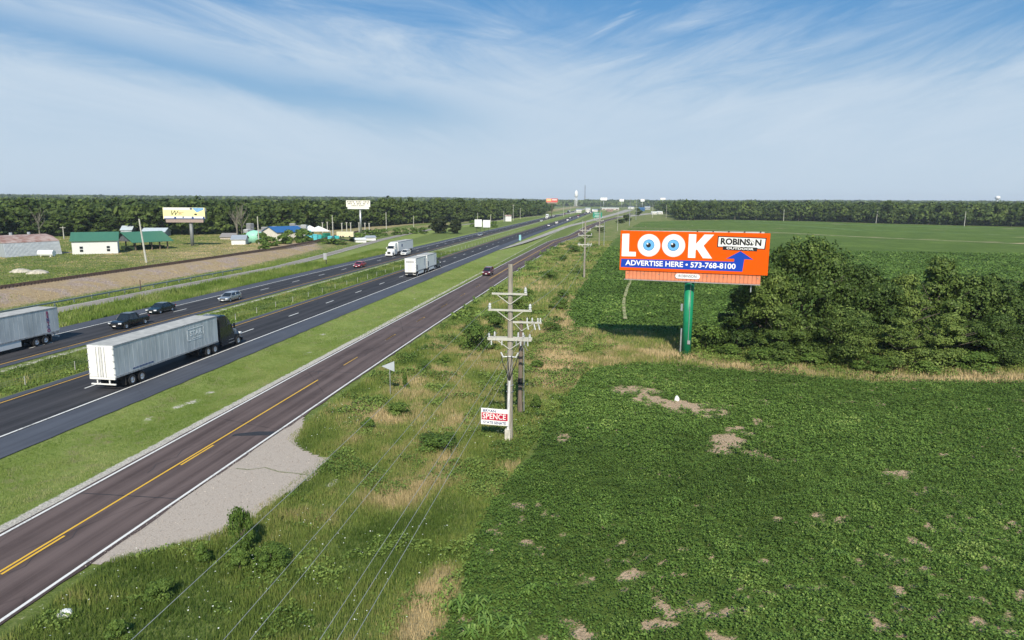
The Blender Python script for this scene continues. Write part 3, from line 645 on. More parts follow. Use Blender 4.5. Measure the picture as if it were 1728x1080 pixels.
# white umbels among the weeds
n = 2600; x, y = rand_pts(n, -23, -4, 20, 75); k = vmask(x, y) & (fbm(x, y, 6, 202) > .52) & (rng.random(n) < .5); x, y = x[k], y[k]; n = len(x)
V = quads(np.stack([x, y, zt(x, y)+rng.uniform(.45, .75, n)], -1), np.stack([rng.normal(0, .2, n), rng.normal(0, .2, n), np.ones(n)], -1), rng.uniform(.04, .085, n), 1.0)
o = bpy.data.objects.new("white_wildflowers", npmesh("white_wildflowers", V, 4, M_flower)); COL.objects.link(o); tag(o, kind="stuff")

# ------------------------------------------------------------------ trees
def crown_pts(seed, H, R, nb, nl, z0=.25, shape='round', leaf=.3):
    g = np.random.default_rng(seed); P = []; Nn = []; T = []
    for i in range(nb):
        f = g.random(); ang = g.uniform(0, 2*pi)
        zc = H*(z0+(1-z0)*f*.92)
        if shape == 'round': pr = R*math.sqrt(max(.05, 1-((f-.42)/.62)**2))
        elif shape == 'cone': pr = R*(1.05-f*.9)
        else: pr = R*(1-.35*f)
        rr = pr*math.sqrt(g.random())*.78; br = R*g.uniform(.20, .44)*(1.1 if shape != 'cone' else 1.1-.6*f)
        c = np.array([rr*cos(ang), rr*sin(ang), min(zc, H-br*.7)]); k = int(nl/nb)
        d = g.normal(size=(k, 3)); d /= np.linalg.norm(d, axis=1, keepdims=True); d[:, 2] = np.where(d[:, 2] < -.3, -d[:, 2], d[:, 2])
        rad = br*g.uniform(.72, 1.08, k)[:, None]*(1+.18*np.sin(d[:, :1]*7+i)+.15*np.cos(d[:, 1:2]*9+i*2))
        p = c+d*rad*np.array([1, 1, .8])
        P.append(p); Nn.append(d+g.normal(0, .45, (k, 3))); T.append(np.full(k, g.uniform(-.12, .12))+g.normal(0, .15, k))
    P = np.concatenate(P); P[:, 2] = np.maximum(P[:, 2], .08*H*g.random(len(P)))
    return P, np.concatenate(Nn), np.concatenate(T)+.5
def make_tree(name, seed, H, R, nb, nl, leaf, m, z0=.25, shape='round', limbs=7, trunk_r=None, bare=0):
    g = random.Random(seed); root = empty(name, (0, 0, 0))
    P, N, T = crown_pts(seed, H, R, nb, nl, z0, shape)
    sz = leaf*rng.uniform(.6, 1.4, len(P))
    o = bpy.data.objects.new("crown", npmesh("crown", quads(P, N, sz, 1.5), 4, m, dict(tint=np.clip(T, 0, 1)))); COL.objects.link(o); o.parent = root
    tr = trunk_r or H*.022; mb = MB(); top = H*.62
    mb.bar((0, 0, -.2), (0, 0, H*.25), tr*1.15, n=7, r2=tr*.85); mb.bar((0, 0, H*.25), (tr, 0, top), tr*.85, n=6, r2=tr*.3)
    for i in range(limbs):
        a = g.uniform(0, 2*pi); z1 = H*g.uniform(.2, .5); z2 = z1+H*g.uniform(.15, .38); r = R*g.uniform(.5, .9)
        mb.bar((0, 0, z1), (r*cos(a), r*sin(a), z2), tr*.4, n=5, r2=tr*.12)
    mb.build("trunk", M_bark, root); return root

# thicket right of the big billboard
TH = [make_tree("thicket_tree", 11, 10, 4.6, 30, 24000, .175, M_leafd, .06, limbs=9),
      make_tree("thicket_tree", 12, 10, 4.6, 30, 22000, .175, M_leafd, .04, 'cone', limbs=9),
      make_tree("thicket_tree", 13, 10, 5.0, 30, 24000, .175, M_leafd, .05, limbs=9)]
thick = [(1243, 590, 480, 3.9, "low dark tree at the left end of the thicket, nearest the green billboard pole"),
 (1290, 592, 446, 4.5, "dark tree rising just behind the right end of the orange billboard"),
 (1348, 588, 402, 5.4, "tallest tree of the thicket, pale green on top, beside the orange billboard"),
 (1408, 592, 428, 4.6, "dark tree just right of the tallest tree of the thicket"),
 (1318, 606, 508, 3.8, "short leafy tree in front of the tallest tree of the thicket"),
 (1455, 594, 440, 4.8, "round topped tree in the middle of the thicket, left of its pointed tree"),
 (1512, 598, 446, 4.6, "broad tree in the middle of the thicket with a low rounded top"),
 (1572, 594, 430, 5.4, "pointed tree forming the second highest top of the thicket"),
 (1626, 592, 452, 4.9, "tree just right of the pointed tree of the thicket"),
 (1682, 594, 462, 4.8, "tree near the right edge of the picture with an even rounded crown"),
 (1734, 594, 455, 5.4, "large tree cut off by the right edge of the picture"),
 (1425, 614, 512, 3.7, "short tree at the front foot of the thicket, left of its centre"),
 (1515, 620, 526, 3.9, "short dark tree at the front centre of the thicket, closest to the near field"),
 (1590, 618, 520, 3.8, "short tree at the front foot of the thicket below its pointed tree"),
 (1668, 614, 528, 3.8, "short tree at the front foot of the thicket towards the right edge of the picture"),
 (1800, 596, 462, 5.2, "outermost tree of the thicket, mostly beyond the right edge of the picture")]
for i, (px, by, ty, r, lb) in enumerate(thick):
    x, y = at(px, by); H = zat(x, y, ty)*(1.02, 1, 1.02, .98, 1, .97, .98, 1.06, .97, .98, 1.02, .95, 1, 1, 1, 1)[i]
    if px > 1780: pass
    r *= .98; o = place(TH[(1, 0, 2, 1, 1, 0, 1, 1, 2, 0, 1, 2, 1, 1, 0, 2)[i]], (x, y, float(zt(x, y))), i*1.9, (r/4.6, r/4.6, H/10.4), lb, "tree", "trees of the thicket beside the orange billboard")
BP = [make_tree("leafy_bush", 21, 2, 1.5, 22, 4600, .095, M_bush, .05, limbs=5, trunk_r=.05),
      make_tree("leafy_bush", 22, 2, 1.2, 18, 4200, .09, M_bush, .02, 'cone', limbs=5, trunk_r=.05)]
bush = [(1190, 590, 3.6, 3.2, "bright green vine covered bush at the foot of the green billboard pole"),
 (1232, 600, 3.2, 1.6, "low bright green bush right of the billboard pole at the left foot of the thicket"),
 (1300, 612, 3.0, 1.5, "low bush at the front foot of the thicket below the right end of the billboard"),
 (1370, 616, 3.2, 1.7, "low bush at the foot of the thicket between the billboard and its centre"),
 (1462, 624, 2.6, 1.5, "low dark bush at the thicket's front edge, left of its centre"),
 (1560, 628, 2.6, 1.5, "low dark bush at the front edge of the thicket near the bare strip"),
 (1640, 622, 3.0, 1.8, "low bush before the thicket towards the right edge of the picture"),
 (1710, 618, 3.4, 1.9, "bright green low bush before the thicket by the right edge of the picture"),
 (808, 590, 2.6, 2.3, "large dark green bush left of the main utility pole"),
 (835, 556, 2.8, 2.4, "dark bush behind the large one left of the utility pole"),
 (790, 560, 1.7, 1.4, "smaller bush on the road side of the dark bushes left of the utility pole"),
 (752, 612, 1.0, .9, "small dark shrub below the dark bushes left of the utility pole"),
 (715, 625, .9, .8, "small shrub right of the back of the triangular sign"),
 (684, 655, .6, 1.3, "narrow shrub immediately right of the triangular sign post"),
 (676, 698, 1.2, .8, "low shrub in front of the triangular sign post"),
 (622, 722, 1.1, .8, "low shrub near the far end of the gravel pull-off"),
 (408, 932, .75, 1.7, "tall bright sapling at the near edge of the gravel pull-off"),
 (405, 958, 1.0, .9, "grey green weedy bush just below the tall sapling"),
 (458, 950, 1.0, .75, "broad dark bush right of the tall sapling by the gravel pull-off"),
 (342, 950, .8, .9, "small bush left of the tall sapling by the gravel pull-off"),
 (272, 1010, .75, .7, "small dark bush at the bottom left near the white edge line"),
 (200, 1075, .9, .7, "small bush at the bottom edge of the picture near the road"),
 (745, 752, 1.9, .8, "low bright green bush in the weeds left of the campaign banner"),
 (905, 690, 1.0, 1.2, "green bush at the foot of the shorter brown utility pole"),
 (930, 560, 1.6, 1.0, "low green bush in the weeds right of the utility poles"),
 (905, 620, 1.6, .8, "low pale bush behind the brown utility pole"),
 (940, 520, 2.2, 1.4, "low spreading bush in the dry strip right of the utility poles"),
 (950, 500, 2.2, 1.3, "bush behind the low spreading one right of the utility poles"),
 (880, 520, 2.2, 1.6, "dark bush just right of the upper half of the main utility pole"),
 (893, 500, 2.0, 1.3, "bush behind the dark one right of the main utility pole"),
 (930, 470, 2.4, 1.5, "bush beside the verge right of the top of the main utility pole"),
 (950, 440, 2.8, 1.7, "dark bush along the frontage road beyond the main utility pole"),
 (965, 425, 3.0, 1.8, "farther bush of the line along the frontage road beyond the main utility pole"),
 (982, 410, 3.0, 1.9, "bush along the frontage road near the distant double armed pole"),
 (993, 400, 3.0, 1.9, "farthest bush of the line along the frontage road")]
for i, (px, by, r, h, lb) in enumerate(bush):
    x, y = at(px, by)
    hh_ = h*1.35 if px < 1000 else h
    place(BP[i % 2], (x, y, float(zt(x, y))), i*2.3, (r*.92/1.5, r*.92/1.5, hh_/2), lb, "bush", "bushes among the roadside weeds")

# two cedars by the highway, bushes along the railway, single trees
CP = make_tree("cedar_tree", 31, 8, 3.4, 34, 4200, .5, mat_ced := foliage("cedar_foliage", [(0, (0.022, 0.036, 0.012)), (1, (0.085, 0.095, 0.028)), (.5, (0.042, 0.058, 0.018))], objrand=.2), .04, limbs=5)
place(CP, (-90, 352, 0), 0, (1.55, 1.55, 1.0), "larger of two round dark green cedars standing by the far carriageway", "tree")
place(CP, (-81.5, 350, 0), 2, (1.0, 1.0, .93), "smaller brownish cedar right of its larger twin by the far carriageway", "tree")
SB = [make_tree("railside_bush", 41, 3, 2.4, 14, 700, .45, M_bush, .02, limbs=4, trunk_r=.08)]
sb = [(447, 424, 3), (457, 418, 3), (478, 414, 3), (486, 410, 4), (508, 412, 4.5), (515, 409, 4.2), (548, 409, 1.6), (560, 408, 1.9), (572, 407, 1.4), (596, 402, 2.5), (606, 401, 3.2), (622, 396, 3), (634, 395, 3.6), (646, 393, 3),
      (670, 391, 3), (684, 390, 3), (698, 389, 3), (712, 388, 3), (412, 411, 3), (444, 414, 3.6), (800, 379, 4), (806, 381, 4), (833, 380, 4)]
for i, (px, py, h) in enumerate(sb):
    x, y = at(px, py, 1.5); lb = "small green bush growing beside the railway and service road on the left"
    place(SB[0], (x, y, float(zt(x, y))), i*1.3, (.9+.3*(i % 3), .9+.3*(i % 3), h/3), lb, "bush", "bushes along the railway")
ST = make_tree("roadside_tree", 51, 10, 4, 20, 900, .9, M_leaf, .12, limbs=5)
for (px, by, ty, r, lb) in ((1077, 365, 352, 5, "small dark tree beside the distant crossing road, between two tall lamp poles"), (1057, 374, 363, 4.5, "bushy tree at the corner of the frontage road and the crossing road"),
        (1048, 377, 370, 4.5, "low bush left of the bushy corner tree near the end of the frontage road"), (1012, 392, 386, 3.2, "low tree on the verge right of the distant frontage road")):
    x, y = at(px, by); place(ST, (x, y, 0), px, (r/4, r/4, max(3, zat(x, y, ty))/10), lb, "tree")

# young maize plants standing in the soybeans
M_corn = foliage("maize_leaf", [(0, (0.10, 0.19, 0.035)), (1, (0.22, 0.32, 0.08)), (.5, (0.15, 0.25, 0.05))], objrand=.3)
def maize(px, py, h, lb):
    x, y = at(px, py); g = np.random.default_rng(px); rt = empty("maize_plant", (x, y, float(zt(x, y))), 0, lb, "plant", "maize plants among the soybeans"); V = []
    for st in range(5):
        ox, oy = g.uniform(-.35, .35, 2)
        for k in range(8):
            a = g.uniform(0, 6.28); L_ = h*g.uniform(.45, .8); w_ = .045; p0 = np.array([ox, oy, h*.12*k*.7]); d = np.array([cos(a), sin(a), 0]); s_ = np.array([-sin(a), cos(a), 0])*w_
            m1 = p0+d*L_*.4+np.array([0, 0, L_*.45]); m2 = p0+d*L_*.95+np.array([0, 0, L_*.18]); V += [p0-s_*.4, p0+s_*.4, m1+s_, m1-s_, m1-s_, m1+s_, m2+s_*.15, m2-s_*.15]
    o = bpy.data.objects.new("leaves", npmesh("leaves", np.array(V), 4, M_corn, dict(tint=g.random(len(V)//4)))); COL.objects.link(o); o.parent = rt
    q = MB(); q.bar((0, 0, -.1), (0, 0, h*.7), .025, n=5); q.build("stalk", M_corn, rt)
for px, py, lb in ((764, 1030, "leafy maize plant at the edge of the soybeans beside the dry straw strip"), (817, 1030, "maize plant right of the one beside the dry straw strip"), (792, 1066, "tallest maize plant, at the bottom edge of the picture"),
        (830, 1056, "small maize plant right of the tallest one at the bottom edge"), (869, 1070, "rightmost maize plant at the bottom edge of the picture"), (1021, 885, "lone maize plant in the lower middle of the soybeans"), (905, 1000, "maize plant just above the bottom row of maize plants"),
        (1140, 855, "maize plant in the soybeans below the scattered pale patch"), (1268, 820, "maize plant in the middle of the near field"), (1415, 945, "maize plant in the lower right part of the near field")):
    maize(px, py, .75 if py > 1000 else .55, lb)

# ------------------------------------------------------------------ woods
FT = [make_tree("woodland_tree", 60+i, 14, 5.0, 26, 1500, .95, M_leaf, z, sh, limbs=6) for i, (z, sh) in enumerate([(.16, 'round'), (.10, 'col'), (.2, 'round'), (.12, 'round')])]
def along(L, sp):
    out = []
    for a, b in zip(L[:-1], L[1:]):
        d = math.hypot(b[0]-a[0], b[1]-a[1]); k = max(1, int(d/sp)); out += [(a[0]+(b[0]-a[0])*i/k, a[1]+(b[1]-a[1])*i/k) for i in range(k)]
    return out
EL = along([(-330, 225), (-236, 236), (-212, 252), (-180, 270), (-148, 294), (-142, 330), (-140, 372), (-128, 450), (-106, 604), (-90, 860)], 8.0)
ER = along([(60, 668), (110, 704), (180, 676), (232, 620), (306, 566), (480, 504), (560, 470)], 9.0)
k = 0
for side_, L in (("left", EL), ("right", ER)):
    for row in (0, 1):
        for (x, y) in L:
            if k > 290: break
            x += random.uniform(-2, 2)-row*7*(1 if side_ == "left" else -1)*.9; y += random.uniform(-2, 2)+row*7
            H = random.uniform(9.5, 16.5)*(1+.08*row)*(1.08 if side_ == "right" else 1)
            if side_ == "left": H *= .84 if x < -150 else (1.0 if 380 < y < 700 else .9)
            s = random.uniform(.85, 1.2)
            place(FT[random.randrange(4)], (x, y, float(zt(x, y))), random.uniform(0, 6.28), (s, s, H/14),
                  "green broadleaf tree standing along the edge of the wood left of the highway" if side_ == "left" else "green broadleaf tree standing along the far edge of the wood beyond the right hand field",
                  "tree", "trees at the edge of the left wood" if side_ == "left" else "trees at the edge of the right wood"); k += 1
def wood(name, pts, nq, leaf, Hm, R, seed):
    g = np.random.default_rng(seed); n = len(pts); pts = np.array(pts)
    H = Hm*g.uniform(.70, 1.22, n)*np.where(pts[:, 0] < -150, .86, 1.0); d = g.normal(size=(n, nq, 3)); d /= np.linalg.norm(d, axis=2, keepdims=True); d[:, :, 2] = np.abs(d[:, :, 2])*1.0-.12
    lump = 1+.22*np.sin(d[:, :, 0]*6+np.arange(n)[:, None])*np.cos(d[:, :, 1]*5+np.arange(n)[:, None]*.7)
    RR = (R*g.uniform(.8, 1.2, n))[:, None]
    P = np.empty((n, nq, 3)); P[:, :, 0] = pts[:, :1]+d[:, :, 0]*RR*lump; P[:, :, 1] = pts[:, 1:2]+d[:, :, 1]*RR*lump
    zb = zt(pts[:, 0], pts[:, 1])[:, None]; P[:, :, 2] = zb+H[:, None]*(.46+.54*d[:, :, 2]*lump)
    N = d+g.normal(0, .4, d.shape); T = .55+g.normal(0, .13, (n, nq))+g.uniform(-.38, .38, n)[:, None]+.16*(d[:, :, 2]-.4)*0
    sz = leaf*g.uniform(.7, 1.3, n*nq)
    o = bpy.data.objects.new(name, npmesh(name, quads(P.reshape(-1, 3), N.reshape(-1, 3), sz, 1.4), 4, M_leaf, dict(tint=np.clip(T.ravel(), 0, 1)))); COL.objects.link(o); return tag(o, kind="stuff")
def jgrid(x0, x1, y0, y1, s, cond):
    gx, gy = np.meshgrid(np.arange(x0, x1, s), np.arange(y0, y1, s)); gx = gx.ravel()+rng.uniform(-.4, .4, gx.size)*s; gy = gy.ravel()+rng.uniform(-.4, .4, gy.size)*s
    k = cond(gx, gy); return np.stack([gx[k], gy[k]], -1)
vis = lambda x, y: (x < y*.82+60) & (x > -y*1.15-60)
inF = lambda x, y: inpoly(x+12*0, y, FOREST_L) | inpoly(x, y, FOREST_R) | inpoly(x, y, FOREST_C)
near = lambda x, y: inF(x, y) & inF(x+16, y-12) | (inpoly(x, y, FOREST_R) & inpoly(x-8, y-18, FOREST_R))
wood("wooded_area", jgrid(-800, 620, 220, 900, 8.5, lambda x, y: vis(x, y) & near(x, y) & (np.hypot(x, y) < 760)), 130, 1.7, 14.5, 5.6, 1)
wood("distant_wooded_area", jgrid(-1900, 1500, 300, 2000, 17, lambda x, y: vis(x, y) & inF(x, y) & (np.hypot(x, y) >= 750) & (np.hypot(x, y) < 1900)), 55, 4.2, 15, 11, 2)
wood("farthest_wooded_area", jgrid(-4600, 3600, 300, 5000, 42, lambda x, y: vis(x, y) & inF(x, y) & (np.hypot(x, y) >= 1850)), 40, 9.5, 17, 26, 3)
# bare dead trees at the edge of the left wood
M_dead = mat("dead_bark", (0.20, 0.18, 0.145), .9, var=.2)
def dead(px, py, H, lb):
    x, y = at(px, py, 2); g = random.Random(px); root = empty("bare_tree", (x, y, 2), 0, lb, "tree"); mb = MB()
    mb.bar((0, 0, -.5), (0, 0, H*.5), .28, n=6, r2=.18); mb.build("trunk", M_dead, root); q = MB()
    for i in range(16):
        a = g.uniform(0, 6.28); z = H*g.uniform(.3, .6); r = H*g.uniform(.1, .28); e = (r*cos(a), r*sin(a), z+H*g.uniform(.2, .42))
        q.bar((0, 0, z), e, .10, n=4, r2=.04); q.bar(e, (e[0]+g.uniform(-1, 1), e[1]+g.uniform(-1, 1), e[2]+g.uniform(.5, 1.6)), .05, n=4, r2=.02)
    q.build("branches", M_dead, root)
dead(401, 405, 12, "pale bare dead tree standing left of the blue roofed building in front of the wood")
dead(409, 404, 13, "second pale bare tree just right of the first, left of the stacked pallets")
dead(68, 405, 11, "pale bare dead tree in front of the wood above the rusty roofed shed")

# ------------------------------------------------------------------ text
def text(body, size, m, parent, loc, name="lettering", bold=0.0, width=None, rot=(pi/2, 0, 0), sp=1.0, ext=.006, align='CENTER', shear=0, vert=False):
    c = bpy.data.curves.new(name, 'FONT'); c.body = body; c.size = size; c.offset = bold; c.extrude = ext; c.align_x = align; c.align_y = 'CENTER'; c.space_character = sp; c.shear = shear; c.resolution_u = 3
    t = bpy.data.objects.new("tmp", c); COL.objects.link(t); bpy.context.view_layer.update()
    me = bpy.data.meshes.new_from_object(t); bpy.data.objects.remove(t); bpy.data.curves.remove(c)
    if width:
        n = len(me.vertices); co = np.zeros(n*3, np.float32); me.vertices.foreach_get('co', co); co = co.reshape(-1, 3)
        w0 = co[:, 0].max()-co[:, 0].min(); co[:, 0] *= width/w0; me.vertices.foreach_set('co', co.ravel()); me.update()
    me.name = name; me.materials.clear(); me.materials.append(m)
    o = bpy.data.objects.new(name, me); COL.objects.link(o); o.parent = parent; o.location = loc; o.rotation_euler = rot; return o
M_ink = mat("black_print", (0.012, 0.012, 0.014), .5, var=.02)
M_orange = mat("orange_print", (0.80, 0.098, 0.001), .8, var=.03, spec=.1)
M_blue = mat("blue_print", (0.012, 0.060, 0.42), .8, var=.03, spec=.1)
M_wprint = mat("white_print", (0.86, 0.85, 0.83), .55, var=.02)
M_pink = mat("eye_rim_print", (0.80, 0.70, 0.69), .55, var=.03)
M_iris1 = mat("light_blue_print", (0.14, 0.42, 0.78), .5, var=.1, scale=9); M_iris2 = mat("deep_blue_print", (0.03, 0.17, 0.42), .5, var=.05)
M_salmon = mat("salmon_slats", (0.62, 0.21, 0.10), .6, var=.08, scale=1.5)
M_dsal = mat("dark_salmon_groove", (0.36, 0.13, 0.07), .7)
M_green = mat("green_column_paint", (0.008, 0.225, 0.105), .4, var=.12, scale=.8)
M_frame = mat("sign_framework", (0.22, 0.23, 0.23), .6, .3)

# ------------------------------------------------------------------ the big billboard
A = atd(1049, 421, 77.9); B = atd(1297.5, 428, 72.7)
WB = math.hypot(B[0]-A[0], B[1]-A[1]); yawB = math.atan2(B[1]-A[1], B[0]-A[0])
bx, by = 8.6, 77.6
ax_, ay_ = cos(yawB), sin(yawB)
offL = (A[0]-bx)*ax_+(A[1]-by)*ay_; fy = -(-(A[0]-bx)*ay_+(A[1]-by)*ax_)
ztop = zat(A[0], A[1], 388.5); zbot = zat(A[0], A[1], 454); HB = ztop-zbot
bb = empty("billboard", (bx, by, -.1), yawB, "large orange billboard reading LOOK with two blue eyes, on a green pole in the field", "billboard")
y0 = -max(.9, fy)                            # face plane, towards the camera
def U(u): return offL+u*WB
def V_(v): return ztop+.1-v*HB
f = MB(); f.box((U(.5), y0+.11, V_(.5)), (WB, .22, HB)); face = f.build("face_panel", M_orange, bb)
def flat(pts, d, m, name, par): q = MB(); q.slab([(U(a), V_(b)) for a, b in pts], y0-d, y0+.05); return q.build(name, m, par)
flat([(.012, .08), (.062, .075), (.063, .53), (.113, .53), (.113, .645), (.012, .65)], .006, M_wprint, "letter", face)
flat([(.474, .055), (.524, .055), (.524, .29), (.578, .055), (.641, .055), (.575, .33), (.636, .635), (.575, .635), (.532, .42), (.524, .45), (.524, .635), (.474, .635)], .006, M_wprint, "letter", face)
def disc(u, v, r, d, m, name, par, dx=0, dz=0, n=48):
    q = MB(); cx, cz = U(u)+dx, V_(v)+dz
    q.slab([(cx+r*cos(2*pi*i/n), cz+r*sin(2*pi*i/n)) for i in range(n)], y0-d, y0+.03); return q.build(name, m, par)
for u, v in ((.203, .355), (.373, .345)):
    r = .0795*WB
    e = disc(u, v, r, .006, M_pink, "eyeball", face)
    disc(u, v, r*.90, .010, M_wprint, "white_of_eye", e, -.02, .04)
    disc(u, v, r*.50, .016, M_iris2, "iris_rim", e, -.02, .03); disc(u, v, r*.455, .020, M_iris1, "iris", e, -.02, .03)
    disc(u, v, r*.21, .026, M_ink, "pupil", e, -.04, .02, 24); disc(u, v, r*.075, .031, M_wprint, "eye_glint", e, -.15, .17, 12)
flat([(.010, .715), (.781, .695), (.781, .625), (.729, .628), (.818, .435), (.903, .632), (.846, .628), (.838, .930), (.008, .925)], .006, M_blue, "blue_arrow", face)
text("ADVERTISE HERE • 573-768-8100", .80, M_wprint, face, (U(.418), y0-.012, V_(.815)), bold=.018, width=.752*WB, ext=.003)
flat([(.666, .085), (.979, .105), (.974, .385), (.664, .355)], .006, M_ink, "logo_outline", face)
flat([(.673, .108), (.972, .128), (.967, .362), (.671, .335)], .011, M_wprint, "logo_panel", face)
text("ROBINS  N", .90, M_ink, face, (U(.817), y0-.014, V_(.225)), bold=.040, width=.262*WB, ext=.003, rot=(pi/2, 0.018, 0))
disc(.886, .238, .27, .014, M_ink, "logo_ring", face, n=24); disc(.886, .238, .215, .017, M_wprint, "logo_ring_inside", face, n=24)
flat([(.886, .195), (.895, .283), (.877, .283)], .020, M_ink, "logo_tree", face)
flat([(.703, .325), (.925, .340), (.923, .432), (.702, .415)], .016, M_ink, "logo_strip", face)
text("OUTDOOR", .31, M_wprint, face, (U(.813), y0-.022, V_(.380)), bold=.008, width=.175*WB, ext=.003, rot=(pi/2, 0.02, 0))
ap = MB(); za = V_(1.0)-.02; hA = .215*HB; n = 34; x0_, x1_ = U(.042), U(.958)
ap.box(((x0_+x1_)/2, y0+.22, za-hA/2), (x1_-x0_, .10, hA), 1)
for i in range(n): ap.box((x0_+(i+.5)*(x1_-x0_)/n, y0+.16, za-hA/2), ((x1_-x0_)/n*.86, .08, hA), 0)
ap.build("apron", [M_salmon, M_dsal], bb)
pl = MB(); cx = U(.478); q = [(cx+(1.05 if abs(t) < pi/2 else -1.05)+.27*cos(t), za-.42+.27*sin(t)) for t in [pi*2*i/24-pi+.01 for i in range(24)]]
pl.slab(q, y0+.02, y0+.12); pq = pl.build("name_plaque", M_white, bb); text("ROBINSON", .42, M_ink, pq, (cx, y0+.012, za-.42), width=1.9, ext=.002)
cl = MB(); cl.bar((0, 0, -.6), (0, 0, za-hA+.3), .52, n=28); c_ = cl.build("column", M_green, bb, smooth=True)
q = MB(); q.box((-.62, -.15, 1.55), (.14, .3, 3.0)); q.box((-.72, .1, za-hA-3.1), (.22, .3, .75)); q.box((.28, -.52, 1.6), (.30, .14, .42)); q.bar((.2, -.53, 1.7), (.2, -.53, za-hA-.2), .035); q.build("electrical_box", M_steel, bb)
hd = MB(); hd.bar((U(.06), y0+1.0, za-hA+.75), (U(.94), y0+1.0, za-hA+.75), .30, n=12); 
for i in range(9): xx = U(.06+.11*i); hd.box((xx, y0+.36, V_(.5)), (.12, .14, HB)); hd.box((xx, y0+1.4, za-hA+.6), (.10, 2.6, .10))
hd.build("framework", M_frame, bb)
# second face behind, opening towards the right, and the catwalk in front
bk = MB(); lx, rx_ = U(.01), U(.965); bk.add([(lx, y0+.5, V_(1)), (rx_, y0+3.6, V_(1)), (rx_, y0+3.6, V_(-.0)), (lx, y0+.5, V_(-.0)), (lx, y0+.7, V_(1)), (rx_, y0+3.8, V_(1)), (rx_, y0+3.8, V_(-.0)), (lx, y0+.7, V_(-.0))],
    [(0, 1, 2, 3), (7, 6, 5, 4), (0, 4, 5, 1), (1, 5, 6, 2), (2, 6, 7, 3), (3, 7, 4, 0)]); bk.build("rear_panel", mat("rear_panel_grey", (.5, .5, .48), .6), bb)
ck = MB()
for i in range(5): u = .52+.105*i; ck.box((U(u), y0+.55+3.1*u, V_(0)+.0), (.12, .4, .12))
ck.build("top_clips", M_chassis, bb)
cw = MB(); cw.box((U(.5), y0-.35, za-hA-.02), (x1_-x0_, .7, .05)); 
cw.box((U(.90), y0-.3, za-hA-.45), (.12, .12, .8)); cw.build("catwalk", M_steel, bb)
# distant billboards
def billboard(name, px, base, z, x0, x1, yt, yb, ya, cols, label, group=None, pole=.45, yaw=None, fn=None, polem=None):
    bx, by = (base if isinstance(base, tuple) else at(px, base, z)); z = float(zt(bx, by))
    dep = np.array([bx, by, 10-CH])@cf; Wd = (x1-x0)/FPX*dep*1.02; r = empty(name, (bx, by, z), yaw if yaw is not None else YAW*1.0, label, "billboard", group)
    t = zat(bx, by, yt)-z; b = zat(bx, by, yb)-z; a = zat(bx, by, ya)-z; cx = ((x0+x1)/2-px)/FPX*dep
    q = MB(); q.box((cx, -.9, (t+b)/2), (Wd, .4, t-b)); fc = q.build("face_panel", cols[0], r)
    q = MB(); q.box((cx, -.85, (a+b)/2-.05), (Wd*.9, .3, b-a)); q.build("apron", cols[1], r)
    q = MB(); q.bar((0, 0, -.3), (0, 0, a+.3), pole, n=14); q.build("column", polem or M_frame, r, smooth=True)
    q = MB(); q.box((cx, 0, a+.5), (Wd*.9, .5, .5)); q.box((cx, 1.0, (t+b)/2), (Wd*.96, .3, (t-b)*.96)); q.build("framework", M_frame, r)
    if fn: fn(fc, cx, Wd, t, b)
    return r
M_yel = mat("pale_yellow_print", (.83, .77, .38), .6, var=.04); M_cream = mat("cream_print", (.80, .77, .68), .6, var=.04); M_brn = mat("brown_apron", (.34, .26, .23), .7); M_navy = mat("navy_print", (.03, .06, .20), .6)
M_sky = mat("sky_blue_print", (.20, .38, .62), .6); M_redp = mat("red_print", (.60, .10, .08), .6); M_oran2 = mat("amber_print", (.85, .50, .25), .6)
def f1(fc, cx, Wd, t, b):
    H = t-b; y = -1.112
    def R(u0, u1, v0, v1, m, nm, d=0): q = MB(); q.box((cx-Wd/2+(u0+u1)/2*Wd, y-.01-d, t-(v0+v1)/2*H), ((u1-u0)*Wd, .02, (v1-v0)*H)); q.build(nm, m, fc)
    R(.02, .66, .0, .22, M_cream, "headline_strip"); R(.02, .99, .78, .93, M_wprint, "white_band"); R(.02, 1, .93, 1.0, M_navy, "navy_band")
    R(.26, .31, .80, .93, M_navy, "navy_tab", .01); R(.46, .50, .78, .90, M_navy, "navy_tab", .01); R(.68, .73, .78, .95, M_navy, "navy_tab", .01); R(.95, .99, .78, .93, M_navy, "navy_tab", .01); R(.65, .70, .03, .18, M_navy, "navy_tab", .01); R(.75, .81, .52, .66, M_ink, "dark_mark", .01)
    q = MB(); q.slab([(cx-Wd/2+u*Wd, t-v*H) for u, v in ((.70, .02), (.98, .02), (.97, .2), (.81, .42))], y-.02, y); q.build("blue_shape", M_sky, fc)
    text("BUY      ....", H*.2, M_ink, fc, (cx-Wd*.16, y-.03, t-.13*H), width=Wd*.34) if False else None
    text("W", H*.62, M_ink, fc, (cx-Wd*.25, y-.03, t-.50*H), shear=.35, bold=-.01); text("inter", H*.25, mat("tan_print", (.45, .33, .18), .6), fc, (cx-Wd*.10, y-.03, t-.46*H), shear=.35) if False else None
    for k_, (u0, u1, v) in enumerate(((.34, .50, .40), (.36, .46, .55), (.38, .44, .48))): R(u0, u1, v, v+.05, mat("tan_print", (.45, .33, .18), .6), "script_line")
billboard("billboard", 325, 415, 2, 283.5, 350.5, 350.2, 369.5, 375, (M_yel, M_brn), "pale yellow and blue billboard on a grey pole at far left", pole=.55, fn=f1, yaw=.20)
